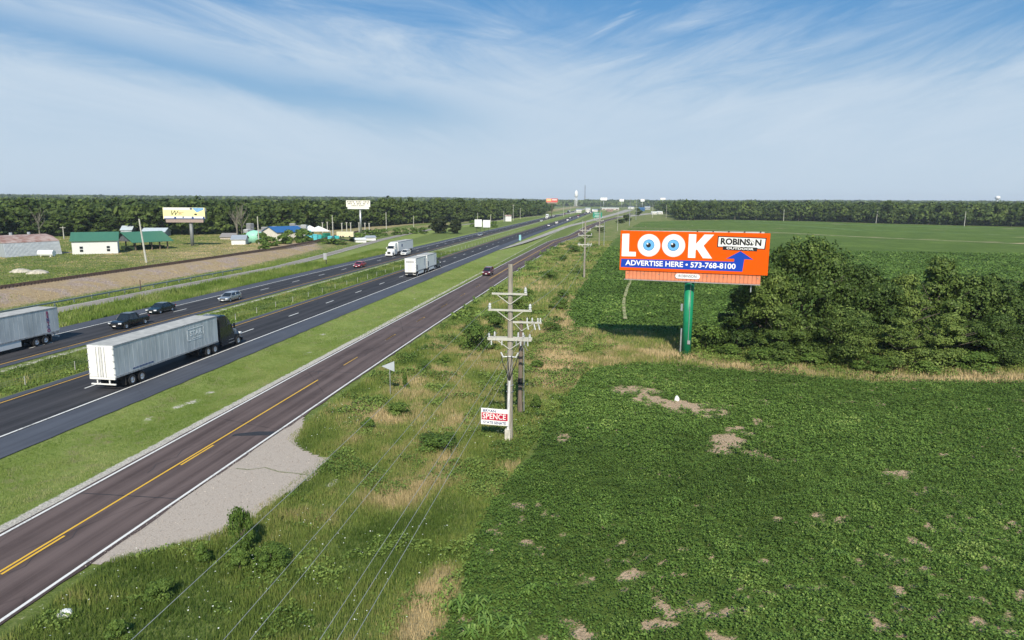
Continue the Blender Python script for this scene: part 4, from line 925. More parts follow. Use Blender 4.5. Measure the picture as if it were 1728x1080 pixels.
def f2(fc, cx, Wd, t, b):
    H = t-b; y = -1.12
    for k_, v in enumerate((.22, .50, .78)):
        text(("NUTRITIOUS EATS", "OUT WEST DINNER", "NEXT EXIT")[k_] if False else ("IIIII IIII IIII", "III I III II I", "NEXT EXIT")[k_], H*.27, M_ink, fc, (cx, y, t-v*H), bold=.01, width=Wd*(.9, .85, .55)[k_])
billboard("billboard", 609, 393, 2, 587, 626.5, 338.3, 349.3, 352.5, (M_cream, M_white), "cream billboard with dark lettering reading NEXT EXIT on a slim pole before the left wood", fn=f2, yaw=.13, polem=M_steel)
def f3(fc, cx, Wd, t, b):
    H = t-b; q = MB(); q.box((cx-Wd*.27, -1.12, (t+b)/2+.1*H), (Wd*.42, .04, H*.7)); q.build("amber_half", M_oran2, fc)
    q = MB(); q.box((cx+Wd*.22, -1.12, t-.35*H), (Wd*.42, .04, H*.2)); q.build("white_line", M_wprint, fc)
billboard("billboard", 936, (-62, 700), 0, 926.5, 945.3, 335, 341.3, 343, (M_redp, M_brn), "small distant red and amber billboard rising above the trees left of the highway", fn=f3, pole=.3, yaw=.1, polem=M_rail)
for px, d, x0, x1, yt, yb, lb in ((1018.5, 1500, 1013, 1024, 333.5, 337.5, "white board on a tall pole, leftmost above the distant town"), (1049, 1700, 1045, 1052.5, 336, 339.5, "small white board on a pole above the distant town, right of the leftmost one"),
        (1083.5, 1500, 1080.5, 1087, 336, 339.6, "small white board on a pole above the distant blue building"), (1118, 1400, 1113.5, 1122, 334, 336.5, "flat white board on a pole, rightmost of the white boards above the distant trees")):
    p = atd(px, 350, d); billboard("roadside_board", px, (p[0], p[1]), 0, x0, x1, yt, yb, yb+.6, (M_wprint, M_white), lb, "white boards above the distant town", pole=.4, polem=M_steel)

# ------------------------------------------------------------------ utility poles and wires
def insul(mb, x, y, z, m=0, r=.09, h=.34):
    mb.lathe([(r*.5, 0), (r, .04), (r*.7, .1), (r*1.05, .16), (r*.7, .22), (r*.95, .27), (r*.4, h)], (x, y, z), 8, m)
def main_pole(name, H, label, group, extras=True):
    r = empty(name, (0, 0, 0), 0, label, "utility pole", group)
    q = MB(); q.bar((0, 0, -.3), (0, 0, H), .235, n=12, r2=.16); q.build("pole", M_wood, r, smooth=False)
    k = 0
    for z, l, rr, two in ((H-2.06, -1.28, 1.22, False), (H-3.22, -1.55, 1.55, True), (H-5.3, -1.60, 1.55, True)):
        q = MB(); wd = .20 if k == 2 else .13
        for yy in ((-.22, .22) if k == 2 else (-.22,)): q.box(((l+rr)/2, yy, z), (rr-l, .11, wd))
        for s_ in (-1, 1): q.bar((s_*.95, -.22, z-.05), (0, -.2, z-.75), .035, n=5)
        a_ = q.build("cross_arm", M_arm, r); q = MB()
        for xx in ((l+.12, rr-.12) if two else (rr-.12,)): insul(q, xx, -.22, z+wd/2, r=.11 if k < 2 else .08, h=.42 if k < 2 else .3)
        if k == 2:
            for xx in (l+.45, .55, .9): insul(q, xx, .2, z+wd/2, r=.07)
            for xx in (l+.3, -.55, .8, rr-.25): q.bar((xx, -.3, z-.12), (xx, -.3, z-.42), .05, n=6)
        q.build("insulators", M_ins, a_); k += 1
    if extras:
        q = MB(); z = H-6.6
        for s_ in (-1, 1): 
            q.bar((0, -.2, z+.05), (s_*.45, -.25, z+.02), .045, n=6); q.bar((s_*.45, -.25, z), (s_*.62, -.25, z+.35), .06, n=6)
        q.build("cable_terminators", M_ins, r); q = MB()
        for s_, x0_ in ((-1, -.6), (1, .6), (-1, -.12), (1, .15)):
            pts = [(x0_, -.26, z+.1), (x0_*.75, -.27, z-.5), (x0_*.3, -.28, z-1.1), (0.02*s_, -.28, z-1.7)]
            for a, b in zip(pts[:-1], pts[1:]): q.bar(a, b, .032, n=5)
        q.build("riser_cables", M_chassis, r)
        q = MB(); q.bar((-.08, -.30, .9), (0.0, -.27, z-1.7), .095, n=10); q.build("conduit", mat("pale_conduit", (.68, .66, .64), .5), r)
        q = MB(); q.box((-.10, -.30, .45), (.38, .34, .95)); q.build("conduit_base", mat("pale_sheathing", (.55, .52, .44), .8, var=.2), r)
        q = MB(); 
        for zz in (z-2.6, z-2.1): q.bar((0, 0, zz), (0, 0, zz+.04), .26, n=12)
        q.build("bands", M_steel, r)
    return r
mp = main_pole("utility_pole", 12.85, "tall grey wooden pole with three cross arms in front of the shorter brown pole", "line of grey utility poles")
mp.location = (-7.0, 47.1, float(zt(-7, 47.1)))
m2 = main_pole("utility_pole", 12.85, "distant grey pole with cross arms beyond the tall one, left of the billboard", "line of grey utility poles", False); m2.location = (-6.2, 156, -.2); m2.rotation_euler = (0, 0, .05)
for (x, y, lb) in ((-7.0, -62, "grey pole of the same line standing behind the viewpoint"), (-5.2, 268, "far thin pole of the same line, above the left end of the billboard")):
    c = copy_tree(m2); c.location = (x, y, 0); c["label"] = lb
# the shorter brown pole with its switch gear
bp_ = empty("utility_pole", (-7.1+.02, 53.3, -.15), 0, "shorter brown wooden pole standing close behind the tall grey one", "utility pole")
hb = zat(-7.1, 53.3, 541)+.15
q = MB(); q.bar((0, 0, -.3), (0.05, 0, hb), .21, n=10, r2=.15); q.build("pole", M_woodb, bp_)
q = MB(); q.box((.35, -.2, hb-.1), (2.7, .12, .14)); q.bar((1.1, -.2, hb-.15), (.1, -.2, hb-.8), .03, n=5); q.bar((-.5, -.2, hb-.15), (.1, -.2, hb-.8), .03, n=5); a_ = q.build("cross_arm", M_arm, bp_)
q = MB()
for xx in (-.8, .55, .95, 1.4, 1.6): insul(q, xx, -.2, hb-.05, r=.07)
for xx in (.55, 1.1, 1.45): q.bar((xx, -.25, hb-.2), (xx+.12, -.3, hb-.65), .06, n=6)
q.build("insulators", M_ins, a_)
q = MB(); q.bar((.28, -.1, hb-2.2), (.34, -.1, .2), .045, n=6); q.build("conduit", M_steel, bp_)
q = MB(); q.bar((0, 0, hb-5.2), (0, 0, hb-4.7), .215, n=10); q.build("dark_band", M_black, bp_); q = MB(); q.bar((0, 0, hb-3.1), (0, 0, hb-2.9), .2, n=10); q.build("dark_band", M_black, bp_)
q = MB(); q.bar((.35, -.3, hb-1.9), (.35, -.3, hb-1.1), .07, n=8); q.bar((-.3, -.3, hb-2.0), (-.3, -.3, hb-1.3), .06, n=8); q.bar((.6, -.2, hb-2.4), (.35, -.3, hb-1.9), .03, n=5); q.build("switch_gear", M_steel, bp_)
# wires
H0 = 12.85
def wire(x, z, ya, yb, sag, label, r=.014, x2=None, z2=None):
    mb = MB(); n = 26; pts = []
    x2 = x if x2 is None else x2; z2 = z if z2 is None else z2
    for i in range(n+1):
        t = i/n; pts.append((x+(x2-x)*t, ya+(yb-ya)*t, z+(z2-z)*t-sag*4*t*(1-t)))
    for a, b in zip(pts[:-1], pts[1:]): mb.bar(a, b, r, n=4, caps=False)
    o = mb.build("power_line", M_wire); return tag(o, label, "power line", "power lines along the frontage road")
WS = [(-8.45, H0-3.05, "wire from the left end of the middle cross arm, leftmost across the gravel pull-off"), (-8.45, H0-5.0, "wire leaving the left end of the lowest cross arm towards the viewer"),
      (-7.9, H0-5.05, "wire running close beside the one at the left end of the lowest cross arm"), (-6.3, H0-5.0, "wire leaving the lowest cross arm just right of the tall pole"),
      (-6.0, H0-5.15, "second wire from the right part of the lowest cross arm"), (-5.55, H0-5.0, "rightmost wire, from the right end of the lowest cross arm over the weeds")]
for x, z, lb in WS: wire(x, z, 47.0, -62, .8, lb, .008)
for x, z, lb in ((-8.45, H0-3.05, "far stretch of wire from the tall pole's middle arm, left side"), (-5.55, H0-3.05, "far stretch of wire from the tall pole's middle arm, right side"), (-5.6, H0-5.0, "far stretch of wire from the tall pole's lowest arm, right side")):
    wire(x, z, 47, 156, 1.9, lb, .012, x+.8, z)
# campaign banner leaning on the tall pole
x0b, y0b = at(813, 715)[0], 46.9
ban = empty("campaign_banner", (-8.05, 46.75, -.15), 0, "white and red campaign banner reading SPENCE fixed to the foot of the tall pole", "banner")
wb_ = 2.0; zt_, zb_ = zat(-8, 46.7, 689.5)+.15, zat(-8, 46.7, 717)+.15; n = 16
def wave(u): return .09*sin(u*4.2)-.05*u, -.05*sin(u*pi)
def cloth(u0, u1, v0, v1, d, m, nm, par):
    q = MB(); vs = []
    for i in range(n+1):
        u = u0+(u1-u0)*i/n; yy, dz = wave(u)
        for dd in (-d, .012): vs += [(-1.0+u*wb_, yy+dd, zt_+dz-(zt_-zb_)*v0), (-1.0+u*wb_, yy+dd, zt_+dz-(zt_-zb_)*v1)]
    fs = []
    for i in range(n): a = 4*i; b = 4*i+4; fs += [(a, a+1, b+1, b), (b+2, b+3, a+3, a+2), (a, b, b+2, a+2), (b+1, a+1, a+3, b+3)]
    fs += [(0, 2, 3, 1), (4*n+1, 4*n+3, 4*n+2, 4*n)]; q.add(vs, fs); return q.build(nm, m, par)
fc = cloth(0, 1, 0, 1, .004, M_wprint, "banner_sheet", ban); cloth(.02, .985, .27, .71, .012, mat("crimson_print", (.50, .015, .05), .6, var=.04), "red_field", fc)
def wtext(s, sz, m, u, v, w, bold=.0):
    o = text(s, sz, m, fc, (0, 0, 0), width=w, bold=bold, ext=.002, rot=(0, 0, 0)); me = o.data
    for vv in me.vertices:
        x, y, z = vv.co; uu = u+x/wb_; yy, dz = wave(uu); vv.co = (-1.0+uu*wb_, yy-.028-z, zt_+dz-(zt_-zb_)*v+y)
    me.update()
Hb_ = zt_-zb_
wtext("BRYAN", Hb_*.22, M_navy, .31, .15, wb_*.46, .004); wtext("SPENCE", Hb_*.46, M_wprint, .49, .49, wb_*.86, .006); wtext("STATE SENATE", Hb_*.22, M_navy, .50, .86, wb_*.84, .004)
# slender poles far away
def slim(px, base, top, lb, r=.16, z=0.0, m=None, arm=0, grp=None, cat="utility pole", name="utility_pole", lean=0.0, yd=None):
    x, y = at(px, base, z) if yd is None else yd; z = float(zt(x, y)); H = zat(x, y, top)-z; rt = empty(name, (x, y, z), 0, lb, cat, grp); rt.rotation_euler = (0, lean, 0)
    q = MB(); q.bar((0, 0, -.5), (0, 0, H), r, n=8, r2=r*.65); q.build("pole", m or M_arm, rt)
    if arm:
        q = MB()
        for i in range(arm): q.box((0, -.1, H-.5-1.6*i), (2.4, .14, .16))
        q.build("cross_arm", M_arm, rt)
    return rt
LPg = "utility poles along the railway"
slim(247, 443, 369, "tall leaning pale pole in front of the green roofed pavilion", .24, 2, lean=-.09)
slim(108, 403, 382, "short pole before the wood between the rusty shed and the green roofed barn", .2, 2, arm=1)
slim(437, 412, 365, "pale pole left of the blue roofed building", .22, 2); slim(562, 401, 363.5, "pale pole right of the blue roofed building", .2, 2)
slim(652, 388, 358, "pale pole right of the NEXT EXIT billboard", .2, 2); slim(698, 383, 364, "short pole left of the two cedars", .18, 2)
slim(866, 369, 345, "tall pole with a short cross arm right of the small white hut", .2, 2, arm=1); slim(878, 366, 351, "pole behind the small white hut, the right one of a pair", .2, 2); slim(850, 370, 356, "pole just left of the small white hut", .2, 2)
slim(835, 367, 360, "low pale post left of the small white hut", .3, 2); slim(806, 372, 359, "thin pole behind the pair of white sign backs", .2, 2, arm=0); slim(828, 369, 362, "short pale post between the sign backs and the hut", .3, 2)
slim(951, 366, 345, "lone pole right of the red and amber billboard", .2, 0); slim(963, 362, 347, "shorter lone pole right of the red and amber billboard", .2, 0)
slim(1019, 415, 374, "thin grey pole left of the orange billboard beyond the distant cross armed pole", .12, 0, M_steel)
slim(1042, 390, 350, "thin dark pole at the bend of the frontage road", .12, 0)
slim(1101, 368, 345, "pole in the grass right of the tall lamp poles", .2, 0); slim(1124, 368, 346, "second pole in the grass right of the tall lamp poles", .2, 0)
slim(1144, 365, 344, "third pole in the grass, nearest the left end of the right wood", .18, 0); slim(1157, 371, 352, "pole at the left end of the right wood", .22, 0)
slim(1322, 373, 353, "pole at the far edge of the field, leftmost of the three before the right wood", .25, 0); slim(1478, 377, 356, "middle pole of the three before the right wood", .25, 0, lean=.05); slim(1627, 382, 357, "rightmost pole of the three before the right wood", .25, 0)
slim(1013, 373, 339, "light pole beside the distant green road sign", .14, 0, M_steel); slim(983, 392, 372, "short pole by the left end of the frontage road's far bend", .14, 0)
# lamp poles of the interchange
def lamp(px, base, top, lb, arm=0, r=.2, dirn=1):
    x, y = at(px, base); H = zat(x, y, top); rt = empty("street_lamp", (x, y, 0), 0, lb, "street lamp", "lamp poles of the distant interchange")
    q = MB(); q.bar((0, 0, -.3), (0, 0, H), r, n=8, r2=r*.5); q.build("pole", M_steel, rt); q = MB()
    if arm:
        p = [(0, 0, H-1.2), (-arm*.35, 0, H-.2), (-arm*.8, 0, H+.1), (-arm, 0, H+.1)]
        q2 = MB(); [q2.bar(a, b, r*.5, n=6) for a, b in zip(p[:-1], p[1:])]; q2.build("arm", M_steel, rt); q.box((-arm-.5, 0, H+.05), (1.6, .5, .25))
    else:
        for i in range(6): q.box((.55*cos(i*pi/3), .55*sin(i*pi/3), H), (.45, .45, .25))
    q.build("lamp_head", M_steel, rt)
lamp(1062, 380.5, 336, "tall pale lamp pole left of the tree at the crossing road", 0, .24); lamp(1073, 371, 337, "tall pale lamp pole touching the small tree at the crossing road", 0, .24)
lamp(1053, 352, 344, "short distant lamp pole left of the two tall lamp poles", 0, .25)
lamp(1135, 353, 340, "curved arm lamp left of the right wood", 7, .3); lamp(1111, 350, 341, "curved arm lamp beyond the grass island, left of the nearer one", 6, .3)
# lattice tower and water towers
p = atd(986.5, 352, 2400); H = zat(p[0], p[1], 312.5); tw = empty("lattice_tower", (p[0], p[1], 0), 0, "tall thin lattice mast rising above the distant town", "radio tower")
q = MB(); a = [(-1.6, -1), (1.6, -1), (0, 1.8)]
for (x, y) in a: q.bar((x*1.6, y*1.6, 0), (x*.5, y*.5, H), .28, n=4)
for i in range(16):
    s0, s1 = 1.6-1.1*i/16, 1.6-1.1*(i+1)/16
    for j in range(3): q.bar((a[j][0]*s0, a[j][1]*s0, H*i/16), (a[(j+1) % 3][0]*s1, a[(j+1) % 3][1]*s1, H*(i+1)/16), .16, n=3)
q.build("mast", mat("dark_mast", (.15, .15, .16), .6), tw); q = MB(); q.box((0, 0, H*.42), (5, 2, 3)); q.build("antennas", M_steel, tw)
def wtower(px, d, top, midb, lb):
    p = atd(px, 350, d); H = zat(p[0], p[1], top); s = d/FPX; rt = empty("water_tower", (p[0], p[1], 0), 0, lb, "water tower"); R = 3.6*s
    if midb:
        q = MB(); q.lathe([(R*.35, 0), (R*.3, H-R*2.0)], n=14); q.build("shaft", M_whiteb, rt)
        q = MB(); q.lathe([(R*.3, H-R*2.0), (R, H-R*1.35), (R*1.15, H-R*.8), (R, H-R*.3), (R*.4, H), (.1, H+.2)], n=20); q.build("tank", M_whiteb, rt, smooth=True)
    else:
        q = MB()
        for i in range(6): q.bar((R*.9*cos(i), R*.9*sin(i), 0), (R*.6*cos(i*pi/3), R*.6*sin(i*pi/3), H-R*2.6), .35, n=5)
        q.bar((0, 0, 0), (0, 0, H-R*2), .8, n=8); q.build("legs", M_whiteb, rt)
        q = MB(); q.lathe([(R*.5, H-R*3.0), (R*.75, H-R*2.6), (R*.75, H-R*.9), (R*.3, H), (.1, H+.2)], n=16); q.build("tank", M_whiteb, rt, smooth=True)
wtower(1681.5, 2600, 330.5, True, "white bulb topped water tower above the trees at the far right"); wtower(972, 2300, 321.5, False, "slim white water tower left of the tall thin mast")

# ------------------------------------------------------------------ road signs and furniture
def signpost(x, y, rz, lb, build, name="road_sign", cat="road sign"):
    rt = empty(name, (x, y, float(zt(x, y))), rz, lb, cat); build(rt); return rt
def s_tri(rt):
    H = zat(-19.1, 56.4, 616)+.3; q = MB(); q.box((0, .03, H/2-.2), (.06, .05, H)); q.build("post", M_steel, rt)
    q = MB(); q.slab([(-.72, H-.35), (.42, H+.12), (.42, H-.82)], -.01, .01); q.build("sign_back", mat("bare_aluminium", (.52, .56, .60), .5, .3, var=.05), rt)
signpost(-19.1, 56.4, .1, "back of a grey triangular sign on a thin post beside the frontage road", s_tri)
def s_exit(rt):
    q = MB(); q.bar((-.1, 0, -.3), (-.1, 0, 3.2), .11, n=6); q.build("post", M_chassis, rt); q = MB(); q.box((-.35, -.08, 2.6), (.9, .04, 1.7)); q.build("sign_back", mat("sign_back_grey", (.38, .39, .40), .6), rt)
px_, py_ = -75.3, 173; signpost(px_, py_, .0, "back of a tall grey road sign beside the far carriageway, left of the red car", s_exit)
def s_pair(rt):
    for j, xx in enumerate((-2.3, 2.3)):
        q = MB(); q.box((xx, 0, 4.9-.3*j), (4.0, .1, 4.0)); q.build("sign_back", M_white, rt)
    q = MB()
    for xx in (-3.3, -1.1, 1.0, 3.3): q.box((xx, .12, 3.1), (.16, .2, 6.6))
    q.build("posts", M_chassis, rt)
signpost(-71, 372, .25, "pair of white sign backs on dark posts beside the far carriageway", s_pair)
def s_green(rt):
    q = MB(); q.box((0, 0, 5.2), (8.0, .15, 4.6)); s_ = q.build("sign_panel", mat("sign_green", (.01, .24, .16), .5), rt); q = MB()
    for z_, w_ in ((6.3, 5.6), (5.0, 4.4), (3.9, 5.2)): q.box((0, -.09, z_), (w_, .03, .28))
    q.build("legend", M_wprint, s_); q = MB(); q.box((-2.6, .1, 2.6), (.25, .25, 5.6)); q.box((2.6, .1, 2.6), (.25, .25, 5.6)); q.build("posts", M_steel, rt)
gx, gy = at(1008, 372.5); signpost(gx, gy, .1, "green highway guide sign standing beside the distant traffic", s_green)
def s_mark(rt):
    q = MB(); q.box((0, 0, 1.6), (.9, .06, 2.3)); q.build("marker_panel", mat("teal_marker", (.25, .52, .55), .5), rt); q = MB(); q.box((0, .05, .6), (.12, .08, 1.4)); q.build("post", M_steel, rt)
signpost(-39.2, 291, .1, "small pale teal marker panel at the start of the exit ramp", s_mark, "marker_sign")
def s_post(rt): q = MB(); q.box((0, 0, .9), (.12, .10, 2.4)); q.build("post", M_rail, rt)
signpost(*at(237, 484, .8), 0, "thin rusty post on the gravel bank below the railway", s_post, "signal_post", "post")
# guard rail beside the service road
gr = empty("guard_rail", (-87.6, 60, 0), 0, "long steel guard rail between the service road and the gravel bank", "guard rail")
q = MB(); q.slab([(-.03, .55), (.04, .62), (-.03, .69), (.04, .76), (-.03, .83), (.0, .83), (.07, .76), (0, .69), (.07, .62), (0, .55)], 0, 92); q.build("rail", mat("greenish_steel", (.26, .31, .28), .5, .5), gr)
for i in range(24):
    q = MB(); q.box((-.10, i*4, .35), (.14, .18, .95)); q.build("post", mat("pale_timber_post", (.50, .48, .42), .9), gr)
# cable barrier in the central reservation
cb = empty("cable_barrier", (-53.3, 0, -.15), 0, "cable barrier of thin steel posts in the grass between the two carriageways", "barrier")
q = MB()
for z_ in (.55, .75, .95): q.bar((0, 20, z_), (0, 420, z_), .007, n=4)
q.build("cables", M_frame, cb)
for i in range(66):
    q = MB(); q.box((0, 24+i*6.0, .45), (.06, .06, 1.05)); q.build("post", M_arm, cb)
# small things
def blob(name, x, y, z, r, h, m, lb, cat, seed=1):
    g = random.Random(seed); q = MB(); n_ = 9
    q.loft([[(r*k*(1+.3*g.random())*cos(2*pi*i/n_), r*k*(1+.3*g.random())*sin(2*pi*i/n_), zz*h) for i in range(n_)] for k, zz in ((1, 0), (.9, .35), (.6, .75), (.25, 1))])
    o = q.build(name, m, smooth=False); o.location = (x, y, z); return tag(o, lb, cat)
x, y = at(1142, 676); blob("white_bag", x, y, .02, .20, .42, M_whiteb, "small white object lying at the top of the bare patch in the near field", "litter")
x, y = at(110, 1036); blob("litter_scrap", x, y, -.02, .28, .22, M_whiteb, "scrap of white litter in the grass at the bottom left", "litter", 4)
x, y = at(79, 433, 2); q = MB(); q.bar((-1.9, 0, .9), (1.9, 0, .9), .8, n=14); q.box((-1.2, 0, .2), (.3, 1, .5)); q.box((1.2, 0, .2), (.3, 1, .5))
o = q.build("storage_tank", M_whiteb); o.location = (x, y, 2); o.rotation_euler = (0, 0, .2); tag(o, "small white horizontal tank lying in the brown grass near the rusty roofed shed", "tank")
for i, (px, py, lb) in enumerate(((35, 459, "pale rubble heap in the green grass at far left"), (64, 461, "second pale rubble heap, right of the first at far left"))):
    x, y = at(px, py, 2); blob("rubble_heap", x, y, 1.9, 1.9, .8, mat("rubble", (.46, .42, .34), .95, var=.3), lb, "rubble", 7+i)
# ------------------------------------------------------------------ buildings
M_groof = mat("green_metal_roof", (.055, .17, .105), .5, var=.08, scale=1, stretch=(4, .2, 1)); M_broof = mat("blue_metal_roof", (.028, .115, .30), .45, var=.06)
M_wall = mat("white_metal_wall", (.70, .70, .68), .6, var=.05); M_rust = mat("rusty_metal_roof", (.27, .14, .11), .8, col2=(.42, .33, .30), scale=.6)
M_galv = mat("galvanised_cladding", (.42, .45, .48), .5, .3, var=.15, stretch=(.3, 6, .1)); M_dwin = mat("dark_window", (.02, .025, .03), .2); M_tan = mat("tan_wall", (.50, .43, .36), .8)
def gable(rt, L, D, h, rh, wm, rm, ov=.4, open_=False, axis_x=True):
    """walls L along x, D along y; ridge along x"""
    q = MB()
    if not open_: q.slab([(-D/2, 0), (D/2, 0), (D/2, h), (0, h+rh), (-D/2, h)], -L/2, L/2)
    if q.v:
        q.v = [(y, x, z) for x, y, z in q.v]; wl = q.build("wall", wm, rt)
    q = MB(); t = .18; o_ = ov; k = (D/2+o_)/(D/2)
    q.slab([(-D/2*k, h-rh*(k-1)+.03), (0, h+rh+.03), (D/2*k, h-rh*(k-1)+.03), (D/2*k, h-rh*(k-1)+t), (0, h+rh+t), (-D/2*k, h-rh*(k-1)+t)], -L/2-o_, L/2+o_)
    q.v = [(y, x, z) for x, y, z in q.v]; return q.build("roof", rm, rt)
def facing(p0, p1): return math.atan2(p1[1]-p0[1], p1[0]-p0[0])
# white barn with a green roof: its long side faces the viewer
a, b = at(122.5, 429.5, 2), at(199.5, 427.5, 2); L = math.hypot(b[0]-a[0], b[1]-a[1]); th = facing(a, b); D = 11
h = zat(*a, 407)-2; c = ((a[0]+b[0])/2-sin(th)*D/2, (a[1]+b[1])/2+cos(th)*D/2)
rt = empty("barn", (*c, 2), th, "white barn with a green metal roof at the left beyond the railway", "building"); gable(rt, L, D, h, 2.0, M_wall, M_groof)
for xx in (-L*.30, L*.29):
    q = MB()
    for z_ in (h*.50, h*.27): q.box((xx, -D/2-.04, z_), (.75, .08, .6))
    q.build("window", M_dwin, rt)
q = MB(); q.box((-L/2-3.0, .6, h*.5), (5.6, D*.72, h)); q.box((-L/2-3.0, .6, h+.15), (6, D*.76, .3)); 
# pavilion
a, b = at(201, 425, 2), at(262, 421, 2); rt = empty("pavilion", ((a[0]+b[0])/2-3.0, (a[1]+b[1])/2+6.5, 2), th+.55, "open pavilion with a green roof and dark gable beside the white barn", "building")
hp = 2.6; gable(rt, 11.5, 10, hp, 2.5, M_tan, M_groof, .7, True)
for xx in (-5, -2.5, 0, 2.5, 5):
    for yy in (-4.6, 4.6): q = MB(); q.box((xx, yy, hp/2), (.3, .3, hp)); q.build("post", M_woodb, rt)
q = MB(); q.slab([(-4.9, hp), (4.9, hp), (0, hp+2.4)], 5.4, 5.6); q.slab([(-4.9, hp), (4.9, hp), (0, hp+2.4)], -5.6, -5.4); q.v = [(y, x, z) for x, y, z in q.v]; q.build("gable_end", mat("dark_gable", (.10, .11, .12), .8, var=.4, scale=3), rt)
q = MB(); q.box((0, 0, .5), (9.5, 7, 1.0)); q.build("dark_interior", mat("shrub_row", (.02, .045, .015), .95, var=.5), rt)  # low dark-coloured block makes the open inside look dark
# arched shed with rusty roof
a, b = at(8, 434.5, 2), at(103, 428.5, 2); L = math.hypot(b[0]-a[0], b[1]-a[1]); th2 = facing(a, b); h = zat(*a, 411)-2; D = 13
rt = empty("metal_shed", ((a[0]+b[0])/2-sin(th2)*D/2, (a[1]+b[1])/2+cos(th2)*D/2, 2), th2, "long grey metal shed with a rusty roof at the left edge of the picture", "building")
q = MB(); q.slab([(-D/2-.6, 0), (D/2+.6, 0), (D/2-.2, h), (-D/2+.2, h)], -L/2, L/2); q.v = [(y, x, z) for x, y, z in q.v]; q.build("wall", M_galv, rt)
q = MB(); q.slab([(-D/2+.1, h+.02), (D/2-.1, h+.02), (D/4, h+1.3), (0, h+1.8), (-D/4, h+1.3)], -L/2-.1, L/2+.1); q.v = [(y, x, z) for x, y, z in q.v]; q.build("roof", M_rust, rt)
q = MB()
for xx in (-L*.12, L*.2): q.bar((xx, 0, h+1.7), (xx, 0, h+2.4), .4, n=8)
q.build("vent", M_galv, rt)
q = MB(); nn = 46
for i in range(nn): 
    xx = -L/2+(i+.5)*L/nn; q.bar((xx, -D/2-.62, .05), (xx, -D/2+.17, h-.02), .07, n=4)
q.build("wall_ribs", M_galv, rt)
x, y = at(4, 437, 2); 
g_ = ribbon([(-230, 128), (-175, 146), (-158, 160), (-149, 176)], 2.2, 2.2, 2.03, M_sv, "gravel_track", 4, jit=(.6, .6))
def simple(px0, px1, base, eave, z, D, rh, wm, rm, label, extra=0.0, kind="building", name="building", ov=.3):
    a, b = at(px0, base, z), at(px1, base, z); L = math.hypot(b[0]-a[0], b[1]-a[1]); t_ = facing(a, b); h = zat((a[0]+b[0])/2, (a[1]+b[1])/2, eave)-z
    t2 = t_+extra; rt = empty(name, ((a[0]+b[0])/2-sin(t2)*D/2, (a[1]+b[1])/2+cos(t2)*D/2, float(zt((a[0]+b[0])/2, (a[1]+b[1])/2))-.05), t2, label, kind)
    gable(rt, L, D, h, rh, wm, rm, ov); return rt, L, h
# blue roofed building, gable towards the viewer at left
a = at(479, 405, 2); rt = empty("building", (a[0], a[1], 2), .62+pi/2*0, "cream walled building with a bright blue metal roof beyond the service road", "building")
gable(rt, 11.5, 10, 3.2, 1.8, mat("cream_wall", (.70, .66, .58), .7), M_broof)
rt.rotation_euler = (0, 0, 1.02)
q = MB(); q.box((-3, -5.05, 1.2), (1.2, .1, 2.2)); q.build("door", M_dwin, rt); q = MB(); q.box((3, -5.05, 1.8), (1.6, .1, 1.0)); q.build("window", M_dwin, rt)
simple(391, 414, 413, 404, 2, 8, 1.2, M_wall, M_galv, "low white building with a grey roof left of the green tank", .15)
simple(205, 222, 398, 388, 2, 9, 1.5, M_galv, mat("pale_sheet_roof", (.50, .56, .60), .5), "small grey roofed house among the trees behind the pavilion", .2)
simple(240, 278, 399, 391, 2, 9, 1.3, M_galv, mat("pale_sheet_roof", (.50, .56, .60), .5), "long pale roofed house among the trees left of the yellow billboard", .1)
simple(372, 396, 404, 400, 2, 10, 1.2, M_tan, mat("old_grey_roof", (.26, .24, .23), .9), "old grey roofed building at the edge of the wood right of the yellow billboard", .1)
simple(612, 634, 398, 393, 2, 8, .6, M_wall, M_galv, "low white building beside the foot of the NEXT EXIT billboard", .2)
simple(600, 618, 401, 396, 2, 6, .5, M_wall, M_white, "small white building just right of the slim billboard pole", .3)
simple(853, 863, 369.5, 360.5, 2, 5, .8, M_wall, M_rust, "small white hut on the grassy slope left of the red and amber billboard", 0)
# pale green tank
x, y = at(430, 409, 2); q = MB(); q.lathe([(3.0, 0), (3.0, 2.6), (2.4, 3.5), (1.0, 4.1), (.1, 4.3)], n=20); o = q.build("storage_tank", mat("pale_green_tank", (.30, .62, .46), .5), smooth=True); o.location = (x, y, 2); tag(o, "pale green round storage tank left of the blue roofed building", "tank")
# white tent roofs and teal stock yard
M_tent = mat("white_canvas", (.82, .82, .82), .8, var=.03)
for px, w_, h_, lb in ((525, 8.5, 3.4, "white canopy tent behind the blue roofed building"), (540, 8.0, 3.0, "second white canopy tent, right of the first behind the blue roof")):
    x, y = at(px, 399, 2); rt = empty("tent", (x, y, 2), .5, lb, "tent"); q = MB(); q.slab([(-w_/2, 2.3), (w_/2, 2.3), (0, 2.3+h_*.62)], -5.5, 5.5); q.build("canopy", M_tent, rt)
    q = MB()
    for a in (-w_/2+.2, w_/2-.2):
        for b in (-5.3, 0, 5.3): q.box((a, b, 1.15), (.12, .12, 2.3))
    q.build("poles", M_steel, rt)
M_teal = mat("teal_plastic", (.05, .42, .42), .5, var=.2); M_teal2 = mat("turquoise_plastic", (.10, .50, .58), .5, var=.2); M_dgreen = mat("dark_green_plastic", (.02, .22, .14), .5)
stock = [(520, 404, 3.0, 2.0, M_teal), (528, 405, 3.2, 2.4, M_teal2), (535, 403, 3.0, 1.9, M_teal), (543, 402, 2.6, 1.6, M_dgreen), (551, 400, 3.0, 1.7, M_dgreen), (524, 400, 2.6, 2.8, M_teal2), (558, 403, 3.0, 1.2, M_teal2), (568, 402.5, 2.6, 1.1, M_teal)]
